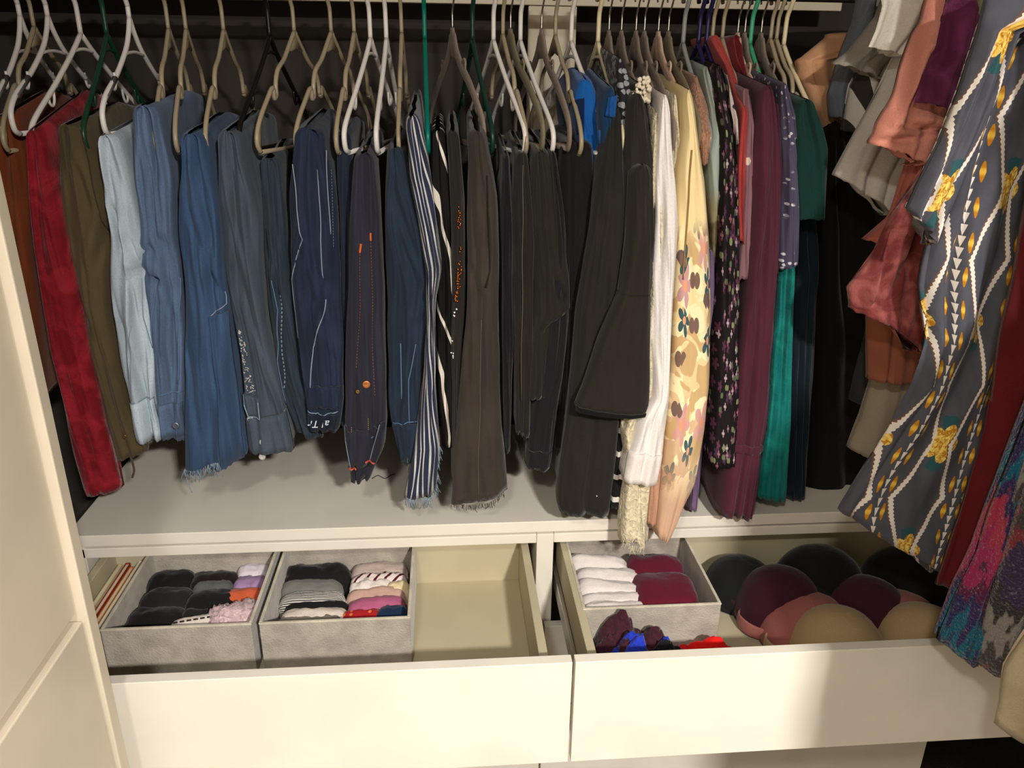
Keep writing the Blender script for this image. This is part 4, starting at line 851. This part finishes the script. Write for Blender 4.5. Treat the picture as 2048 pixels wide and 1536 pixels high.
panel('dress', 'dark maroon dress hanging in front of the grey floral one', 'dress', fabric('maroon', srgb(92, 16, 22)), [(2180, -80), (2130, 200), (2070, 500), (2030, 690), (2000, 880), (1960, 1020), (1916, 1150), (1898, 1195)], [(2360, -80), (2330, 200), (2260, 600), (2200, 900), (2130, 1215)], -.43, 4, .024, seed=147)
w1 = [srgb(150, 36, 84), srgb(160, 44, 70), srgb(44, 30, 78), srgb(0, 92, 116), srgb(42, 36, 84), srgb(88, 24, 64)]
panel('cardigan', 'fuzzy magenta and teal striped cardigan hanging in front of the maroon dress', 'cardigan', mat_wool('wool_magenta', w1), [(2220, 100), (2150, 500), (2116, 800), (2050, 960), (1986, 1130), (1944, 1210), (1906, 1312)], [(2320, 100), (2260, 500), (2170, 800), (2100, 1000), (2040, 1130), (2008, 1240), (1968, 1345)], -.50, 2, .02, .07, 148)
panel('cardigan', 'mottled grey and purple wool cardigan beside the magenta striped one', 'cardigan', mat_wool('wool_grey', [srgb(52, 40, 70), srgb(120, 40, 52), srgb(60, 56, 54), srgb(130, 122, 118), srgb(44, 42, 40)]), [(2290, 100), (2200, 500), (2110, 900), (2040, 1120), (2004, 1240), (1976, 1352)], [(2480, 100), (2400, 500), (2300, 900), (2160, 1200), (2060, 1372)], -.53, 2, .02, .07, 149)
panel('robe', 'pale oatmeal robe hanging beside the mottled wool cardigan', 'robe', fabric('oatmeal', srgb(196, 180, 148)), [(2420, 100), (2300, 600), (2230, 1000), (2120, 1250), (2040, 1370), (2018, 1480)], [(2700, 100), (2600, 600), (2480, 1000), (2300, 1560)], -.58, 3, .02, .06, 150)
# unseen coats added further along the same rod to shade the right drawer
for i, (Y, rgb, lab) in enumerate(((-.86, (70, 62, 58), 'grey wool coat added to cast shade beyond the oatmeal robe'), (-.98, (40, 34, 44), 'dark aubergine coat added to cast shade beyond the oatmeal robe'), (-1.10, (86, 70, 58), 'brown jacket added to cast shade beyond the oatmeal robe'), (-1.22, (50, 56, 70), 'steel blue jacket added to cast shade beyond the oatmeal robe'))):
    o_ = Garment.__new__(Garment); V = []; n = 40; rows = 30; rs = i * 3.3
    x0, x1, zt, zb = .60, 1.36, 1.74, .98
    for j in range(rows + 1):
        s = j / rows; hw = .10 + .28 * min(1, (s / .14)) ** .6
        for k in range(n):
            a = 2 * math.pi * k / n; ca, sa = math.cos(a), math.sin(a); th = .035 * (.4 + .6 * min(1, s / .1))
            V.append((.98 + (hw + .17) * (abs(ca) ** .5) * (1 if ca > 0 else -1), Y + th * sa + .012 * math.sin(8 * ca + s * 3 + rs), zt - s * (zt - zb) - .30 * abs(ca) ** 1.5 * (1 - s)))
    Fc = [(j * n + k, (j + 1) * n + k, (j + 1) * n + (k + 1) % n, j * n + (k + 1) % n) for j in range(rows) for k in range(n)] + [tuple(range(n)), tuple(rows * n + k for k in range(n))[::-1]]
    tagit(mesh('coat', V, Fc, fabric('coat_%d' % i, srgb(*rgb))), lab, 'coat')
for Y in (.12, .07, .035, .0, -.06, -.10, -.155, -.215, -.27, -.33, -.43, -.53, -.86, -.98, -1.10, -1.22):
    e = empty('clothes_hanger', (RX, Y + .03, RZ + .045), 0); tagit(e, 'taupe velvet hanger on the rod with the zigzag-print dress', 'hanger', 'velvet hangers on the dress rod')
    for nme, me in hanger_meshes('velvet', HC['taupe'], 'taupe'):
        q = bpy.data.objects.new(nme, me); COL.objects.link(q); q.parent = e

# ================================================================== DRAWER CONTENTS
def felt(name, c):
    t = NT(name, .98); o = t.obj(); n = t.noise(o, 26, 4); f = t.noise(o, 300, 2); t.bump(f, .5, .003)
    return t.done(t.mix(t.ramp(n, .3, .7), tuple(v * .82 for v in c), tuple(min(1, v * 1.1) for v in c)), .3)
M_felt = felt('box_felt', srgb(172, 164, 152)); M_rim = felt('box_rim', srgb(206, 198, 178))
def storage_box(x0, x1, y0, y1, z1, label):
    z0 = ZF; e = empty('storage_box', ((x0 + x1) / 2, (y0 + y1) / 2, z0)); tagit(e, label, 'box', None); inv = Matrix.Translation((-(x0 + x1) / 2, -(y0 + y1) / 2, -z0))
    def pb(n, *q, mat=M_felt, bev=.0012):
        o = box(n, *q, mat, None, bev); o.parent = e; o.matrix_parent_inverse = inv
    T = .004
    pb('bottom', x0, x1, y0, y1, z0, z0 + T); pb('front_panel', x0, x1, y0, y0 + T, z0 + T, z1); pb('back_panel', x0, x1, y1 - T, y1, z0 + T, z1)
    pb('side_panel', x0, x0 + T, y0 + T, y1 - T, z0 + T, z1); pb('side_panel', x1 - T, x1, y0 + T, y1 - T, z0 + T, z1)
    for q in ((x0 - .0008, x1 + .0008, y0 - .0008, y0 + T + .0008), (x0 - .0008, x1 + .0008, y1 - T - .0008, y1 + .0008), (x0 - .0008, x0 + T + .0008, y0 + T + .001, y1 - T - .001), (x1 - T - .0008, x1 + .0008, y0 + T + .001, y1 - T - .001)):
        pb('rim', *q, z1, z1 + .003, mat=M_rim, bev=.001)
    return e
BZ = SB - .046
def rimx(px, py): return float(atZ((px, py), BZ)[0])
YB1 = float(atZ((500, 1250), BZ)[1]); YB3 = float(atZ((1300, 1215), BZ)[1])
storage_box(rimx(205, 1255), rimx(502, 1250), YB1, .056, BZ, 'grey felt storage box full of black leggings')
storage_box(rimx(519, 1246), rimx(820, 1232), YB1, .056, BZ, 'grey felt storage box holding striped and pink tops')
storage_box(rimx(1166, 1218), rimx(1444, 1212), YB3, .056, BZ, 'grey felt storage box with white and burgundy rolls')
def bundle(name, label, cat, mat, px, w, d, h, top, rz=0.0, seed=1, e=2.6, lump=.006, fuzz=0.0, tilt=0.0, group=None, drop=.024):
    """folded cloth standing on edge: top centre seen at pixel px, at height top"""
    top -= drop; c = atZ(px, top); V = []; UV = []; ns, na = 26, 34; h = top - ZF - .006; zc = top - h / 2; w *= 1.10; d *= 1.25; lump *= .5
    zc = max(zc, ZF + .006 + h / 2)
    for i in range(ns + 1):
        s = -1 + 2 * i / ns; sc = max(.02, (1 - abs(s) ** 5)) ** (1 / 3.2)
        for k in range(na):
            a = 2 * math.pi * k / na; ca, sa = math.cos(a), math.sin(a); r = (abs(ca) ** e + abs(sa) ** e) ** (-1 / e)
            crease = .07 * math.exp(-((a - 1.15 - .15 * math.sin(3 * s + seed)) / .12) ** 2) + .05 * math.exp(-((a - 1.9 + .1 * math.sin(2 * s + seed)) / .12) ** 2)
            q = sc * (1 - crease); nn = lump * nz(s * 2.5, a * 1.3, seed) + lump * .5 * nz(s * 6, a * 3, seed + 5)
            if fuzz: nn += fuzz * nz(s * 18, a * 9, seed)
            x = s * w / 2 + (.02 * w) * nz(a * 2, seed); y = (d / 2 * r * q + nn) * ca; z = (h / 2 * r * q + nn) * sa + tilt * s * w / 2
            V.append((x, y, z)); UV.append((x, a * d / 2))
    Fc = [(i * na + k, (i + 1) * na + k, (i + 1) * na + (k + 1) % na, i * na + (k + 1) % na) for i in range(ns) for k in range(na)] + [tuple(range(na))[::-1], tuple(ns * na + k for k in range(na))]
    o = mesh(name, V, Fc, mat, None, uv=UV); o.location = (c[0], c[1], zc); o.rotation_euler = (0, 0, rz); tagit(o, label, cat, group); return o
BK = fabric('legging_black', srgb(24, 23, 24), .2); BK2 = fabric('legging_softblack', srgb(34, 34, 36), .2)
Hh = .082
GL = 'folded black leggings in the storage box'
bundle('folded_leggings', 'folded black leggings at the back of the box of leggings', 'leggings', BK, (340, 1150), .086, .062, Hh, BZ - .010, .02, 1)
bundle('folded_leggings', 'folded black leggings in the middle of the box of leggings', 'leggings', BK2, (330, 1186), .092, .064, Hh, BZ - .008, 0, 2)
bundle('folded_leggings', 'folded black leggings at the front of the box of leggings', 'leggings', BK, (308, 1226), .100, .068, Hh, BZ - .010, .03, 3)
bundle('folded_shirt', 'folded black top with maroon edge beside the black leggings', 'top', fabric('blackmaroon', srgb(36, 24, 24)), (428, 1150), .088, .056, Hh, BZ - .012, 0, 4)
bundle('folded_shirt', 'folded grey top showing as a thin arc between black ones', 'top', fabric('greyarc', srgb(104, 106, 104)), (424, 1166), .074, .040, Hh, BZ - .010, 0, 5)
bundle('folded_shirt', 'folded plain black top next to the orange one', 'top', BK, (424, 1188), .094, .060, Hh, BZ - .006, -.05, 6)
bundle('folded_shirt', 'flat black folded top behind the dashed white cloth', 'top', BK2, (408, 1220), .086, .050, Hh, BZ - .014, .10, 7)
bundle('folded_socks', 'folded white socks tucked in the back corner of the box of leggings', 'socks', fabric('whitesock', srgb(226, 218, 224), .05), (506, 1132), .062, .040, Hh, BZ - .012, .0, 8)
bundle('folded_shirt', 'folded lavender top above the orange one', 'top', fabric('lilac', srgb(178, 146, 188)), (500, 1158), .066, .046, Hh, BZ - .012, .1, 9)
bundle('folded_shirt', 'folded orange top in the box of leggings', 'top', fabric('orange', srgb(222, 104, 66)), (484, 1182), .090, .044, Hh, BZ - .006, .12, 10)
bundle('fluffy_socks', 'fluffy pale pink socks in the front corner of the box of leggings', 'socks', mat_lace('pinkfluff', srgb(232, 200, 204)), (468, 1214), .094, .066, .088, BZ - .002, .25, 11, fuzz=.010, drop=.010)
o_ = bundle('folded_cloth', 'white cloth edged with black dashes in the box of leggings', 'cloth', stripes('dashes', srgb(228, 218, 204), srgb(40, 26, 28), 60, .0, 0), (394, 1236), .096, .044, Hh, BZ - .012, .22, 12, drop=.012)
gs = [tube_geo([(-.042 + i * .012, -.004, (BZ - .024 - ZF - .006) / 2 + .0005), (-.042 + i * .012 + .008, -.004, (BZ - .024 - ZF - .006) / 2 + .0005)], .0017, 5) for i in range(8)]; mesh('dashed_trim', *join(*gs), plain('dash_black', srgb(36, 24, 26), .8), o_)
bundle('folded_shirt', 'crumpled black knit top in the box of striped tops', 'top', BK, (634, 1136), .128, .058, Hh, BZ - .006, -.08, 13, lump=.014)
bundle('folded_shirt', 'folded plain grey top in the box of striped tops', 'top', fabric('plaingrey', srgb(128, 128, 122)), (622, 1164), .116, .044, Hh, BZ - .008, -.08, 14)
bundle('folded_shirt', 'folded black and white pinstriped top', 'top', stripes('finestripe', srgb(52, 52, 54), srgb(214, 210, 202), 260, .5, 0, .3, 1), (624, 1188), .120, .042, Hh, BZ - .010, 0, 15)
bundle('folded_shirt', 'thin black folded top behind the off-white one', 'top', BK, (632, 1204), .118, .024, Hh, BZ - .014, .05, 16)
bundle('folded_shirt', 'folded off-white top in the box of striped tops', 'top', fabric('offwhite', srgb(222, 210, 196), .08), (628, 1220), .120, .036, Hh, BZ - .010, 0, 17)
bundle('folded_shirt', 'folded taupe top at the front of the box of striped tops', 'top', fabric('taupecloth', srgb(152, 142, 130)), (616, 1236), .124, .034, Hh, BZ - .012, 0, 18, lump=.012)
bl_ = bundle('folded_shirt', 'pale blush top with faint grey lettering along its fold', 'top', fabric('blushtop', srgb(196, 178, 168), .06), (758, 1130), .110, .046, Hh, BZ - .012, 0, 19)
t_ = lettering('MA  EBABLA', None, (0, 0, 0), 0, .013, plain('faint_ink', srgb(150, 138, 140), .8), bl_, 0, shear=0); t_.location = (.004, -.0262, (BZ - .036 - ZF - .006) / 2 * .80); t_.rotation_euler = (math.radians(55), 0, 0)
bundle('folded_shirt', 'white top with burgundy and mint stripes, folded', 'top', stripes('minted', srgb(228, 214, 208), srgb(84, 22, 40), 46, .30, .9, 1.2), (756, 1148), .108, .034, Hh, BZ - .010, .08, 20, lump=.010)
bundle('folded_shirt', 'crumpled white top between striped and pink tops', 'top', fabric('crumpwhite', srgb(232, 222, 214), .06), (742, 1162), .082, .034, Hh, BZ - .010, 0, 21, lump=.012)
bundle('folded_shirt', 'small butter yellow folded top beside the crumpled white one', 'top', fabric('butter', srgb(234, 216, 172), .08), (796, 1166), .046, .032, Hh, BZ - .010, .1, 22)
bundle('folded_shirt', 'dusty peach folded top behind the studded pink one', 'top', fabric('peach', srgb(200, 164, 148), .08), (752, 1178), .112, .034, Hh, BZ - .012, .06, 23)
pk_ = bundle('folded_shirt', 'pink folded top decorated with pearl studs', 'top', fabric('pinkstud', srgb(184, 98, 134), .1), (752, 1198), .104, .040, Hh, BZ - .006, .14, 24)
for i, x in enumerate((-.030, .006, .036)):
    for j in range(11):
        r_ = .0022 if j == 0 else .0009; a = j * 2 * math.pi / 10; q = np.array([x + (.0075 * math.cos(a) if j else 0), -.0225, (BZ - .030 - ZF - .006) / 2 * .80 + (.0075 * math.sin(a) if j else 0)])
        if j == 0: mesh('pearl_stud', *tube_geo([q + np.array([0, -.001 * k, 0]) for k in (0, 1, 2, 3)], [r_ * .9, r_, r_ * .7, r_ * .1], 10), plain('pearl', (0, 0, 0)), pk_)
bundle('folded_shirt', 'red patterned folded top under the pink one', 'top', mat_dots('redpat', srgb(178, 30, 40), srgb(220, 120, 60), 120, .4, .6), (732, 1222), .092, .034, Hh, BZ - .010, 0, 25)
bundle('folded_shirt', 'navy folded top in the front corner of the box of striped tops', 'top', fabric('navytop', srgb(24, 50, 84)), (784, 1218), .060, .046, Hh, BZ - .004, .1, 26)
WT = fabric('white_towel', srgb(226, 218, 214), .05)
for i, (p, w_, rz, tl, lab) in enumerate((((1196, 1112), .112, -.10, -.04, 'rolled white undershirt at the back of its box'), ((1218, 1140), .120, -.08, -.05, 'plump white rolled undershirt second from the back of its box'), ((1222, 1164), .118, -.12, -.10, 'white rolled undershirt in the middle of its box'), ((1228, 1188), .122, -.02, 0, 'thin white rolled undershirt behind the front one in its box'), ((1232, 1206), .118, -.04, 0, 'white rolled undershirt against the front panel of its box'))):
    bundle('rolled_undershirt', lab, 'undershirt', WT, p, w_ * 1.08, .044, Hh, BZ - .004 - (i > 2) * .006, rz, 30 + i, tilt=tl, drop=.004)
BU = fabric('burgundy_cloth', srgb(100, 18, 40), .15)
bundle('folded_shirt', 'folded burgundy shirt at the back of the undershirt box', 'shirt', BU, (1312, 1120), .112, .080, Hh, BZ - .004, -.05, 36, drop=.004)
bundle('folded_shirt', 'wide folded burgundy shirt beside the white undershirts', 'shirt', BU, (1332, 1166), .118, .100, .088, BZ + .002, -.04, 37, e=3.5, drop=.004)

# thin books standing between box and drawer side
for i, (x, rgb, yb, lab) in enumerate(((-.888, (206, 190, 150), .04, 'thin cream book standing at the drawer side'), (-.874, (160, 50, 30), .045, 'thin red book squeezed beside the felt box'), (-.861, (196, 120, 50), .03, 'thin orange book squeezed beside the felt box'), (-.850, (226, 216, 196), .05, 'thin white book right against the felt box'))):
    e = empty('book', (x, -.07, ZF)); tagit(e, lab, 'book'); inv = Matrix.Translation((-x, .07, -ZF)); c_ = plain('book_%d' % i, srgb(*rgb), .6)
    for q in ((x - .005, x - .0038), (x + .0028, x + .004)):
        o = box('cover', q[0], q[1], -.20, yb, ZF, ZF + .088, c_, None, .0003); o.parent = e; o.matrix_parent_inverse = inv
    o = box('pages', x - .0038, x + .0028, -.198, yb - .002, ZF + .001, ZF + .086, plain('paper', srgb(226, 214, 186), .9), None, 0); o.parent = e; o.matrix_parent_inverse = inv
    o = box('spine', x - .005, x + .004, yb, yb + .001, ZF, ZF + .088, c_, None, 0); o.parent = e; o.matrix_parent_inverse = inv

def crumple(name, label, cat, mat, px, zc, rx, ry, h, rz, seed, rag=.0, bs=1.0):
    c = atZ(px, zc); V = []; nr, na = 16, 56
    for i in range(nr + 1):
        r = i / nr
        for k in range(na):
            a = 2 * math.pi * k / na; e_ = 1 + .22 * nz(math.cos(a) * 1.7, math.sin(a) * 1.7, seed) + (rag * nz(a * 6, seed) * r if rag else 0)
            x, y = rx * r * e_ * math.cos(a), ry * r * e_ * math.sin(a)
            z = h * (1 - r ** 2.6) * (.75 + .5 * nz(x * 26, y * 26, seed)) + .026 * bs * (1 - r * r) * nz(x * 55, y * 55, seed) + .010 * bs * nz(x * 130, y * 130, seed + 8) * (1 - r) + .006 * abs(nz(x * 90, y * 40, seed + 3)) + .002
            V.append((x, y, z))
    Fc = [(i * na + k, i * na + (k + 1) % na, (i + 1) * na + (k + 1) % na, (i + 1) * na + k) for i in range(nr) for k in range(na)]
    m = len(V); V += [(V[nr * na + k][0] * .97, V[nr * na + k][1] * .97, 0) for k in range(na)]
    Fc += [(nr * na + k, nr * na + (k + 1) % na, m + (k + 1) % na, m + k) for k in range(na)] + [tuple(m + k for k in range(na))[::-1]]
    o = mesh(name, V, Fc, mat); o.location = (c[0], c[1], ZF + .001); o.rotation_euler = (0, 0, rz); tagit(o, label, cat); return o
crumple('lace_underwear', 'crumpled maroon lace underwear in front of the undershirt box', 'underwear', mat_lace('maroon_lace', srgb(66, 28, 40)), (1262, 1268), SB - .085, .098, .060, .105, .1, 51, .10)
crumple('lace_underwear', 'bright blue lace underwear behind the drawer front', 'underwear', mat_lace('blue_lace', srgb(36, 60, 196)), (1285, 1292), SB - .09, .085, .040, .098, .25, 52, .12)
crumple('lace_underwear', 'black lace underwear next to the red one', 'underwear', mat_lace('black_lace', srgb(20, 18, 26)), (1320, 1300), SB - .09, .070, .035, .088, .1, 53, .12)
crumple('lace_underwear', 'vivid red underwear with a knotted end', 'underwear', fabric('vivid_red', srgb(232, 24, 24), .1), (1410, 1286), SB - .095, .078, .032, .080, .05, 54, .04, .25)

def bra(label, mat, px, zc, sep, r, h, rz, base, strapc=None, seed=1):
    c = atZ(px, zc); e = empty('bra', (c[0], c[1], ZF + base), rz); tagit(e, label, 'bra')
    n1, n2 = 12, 30
    for s in (-1, 1):
        V = []; 
        for i in range(n1 + 1):
            f = i / n1
            for k in range(n2):
                a = 2 * math.pi * k / n2; q = math.sin(f * math.pi / 2) * (1 + .12 * max(0, math.sin(a)))
                V.append((s * sep / 2 + r * q * math.cos(a), r * .92 * q * math.sin(a), h * math.cos(f * math.pi / 2) ** .85 + .0015 * nz(i, k * .3, seed)))
        m = len(V); V += [((x - s * sep / 2) * .96 + s * sep / 2, y * .96, z * .95 - .002) for x, y, z in V]
        q_ = lambda o, fl: [((o + i * n2 + k, o + i * n2 + (k + 1) % n2, o + (i + 1) * n2 + (k + 1) % n2, o + (i + 1) * n2 + k)[::fl]) for i in range(n1) for k in range(n2)]
        Fc = q_(0, 1) + q_(m, -1) + [(n1 * n2 + k, n1 * n2 + (k + 1) % n2, m + n1 * n2 + (k + 1) % n2, m + n1 * n2 + k) for k in range(n2)]
        mesh('cup', V, Fc, mat, e)
        x_ = s * (sep / 2 + r)
        tube('band', smoothpath([(x_ - s * .01, -.01, .014), (x_ + s * .02, .01, .016), (x_ + s * .03, .045, .016), (x_ + s * .005, .07, .014)], 4), .016, mat, e, 8, flat=.0025, up=(1, 0, 0))
        tube('strap', smoothpath([(s * sep / 2, r * .85, .018), (s * sep / 2 + s * .02, r + .02, .012), (s * sep / 2 + s * .045, r + .03, .010)], 4), .006, strapc or mat, e, 8, flat=.0015)
        tube('edging', [(s * sep / 2 + r * 1.0 * math.cos(a), r * .92 * math.sin(a) * (1 + .12 * max(0, math.sin(a))), .002) for a in np.linspace(0, 2 * math.pi, 30)], .002, strapc or mat, e, 5)
    tube('bridge', smoothpath([(-sep / 2 + r * .7, -.02, .018), (0, -.018, .014), (sep / 2 - r * .7, -.02, .018)], 4), .012, mat, e, 8, flat=.002)
    return e
bra('black padded bra lying at the back of the open drawer', fabric('bra_black', srgb(26, 28, 30), .2), (1552, 1152), SB - .08, .140, .080, .090, -.6, .002, seed=61)
bra('black lace bra spread across the back of the drawer', fabric('bra_black2', srgb(18, 16, 15), .2), (1735, 1132), SB - .06, .185, .098, .124, -.1, .010, seed=62)
bra('dark plum bra between black and pink ones', fabric('bra_plum', srgb(64, 24, 40), .2), (1652, 1178), SB - .07, .165, .092, .110, -.28, .006, seed=63)
bra('dusty rose bra laid behind the beige one', fabric('bra_rose', srgb(164, 100, 92), .1), (1716, 1206), SB - .07, .184, .096, .092, -.05, .004, plain('rose_edge', srgb(90, 60, 40), .8), seed=64)
bra('smooth beige bra right behind the drawer front', fabric('bra_beige', srgb(178, 152, 112), .06, wr=.2), (1766, 1264), SB - .085, .168, .092, .114, -.02, .004, seed=65)

# loose thread lying on the dresser top
P_ = [atZ(p, SB + .0272) for p in ((744, 957), (756, 951), (770, 957), (782, 950), (790, 948))]
tagit(tube('loose_thread', smoothpath(P_, 5), .0009, plain('thread_dark', (0, 0, 0)), None, 5), 'loose dark thread lying on the white dresser top', 'thread')
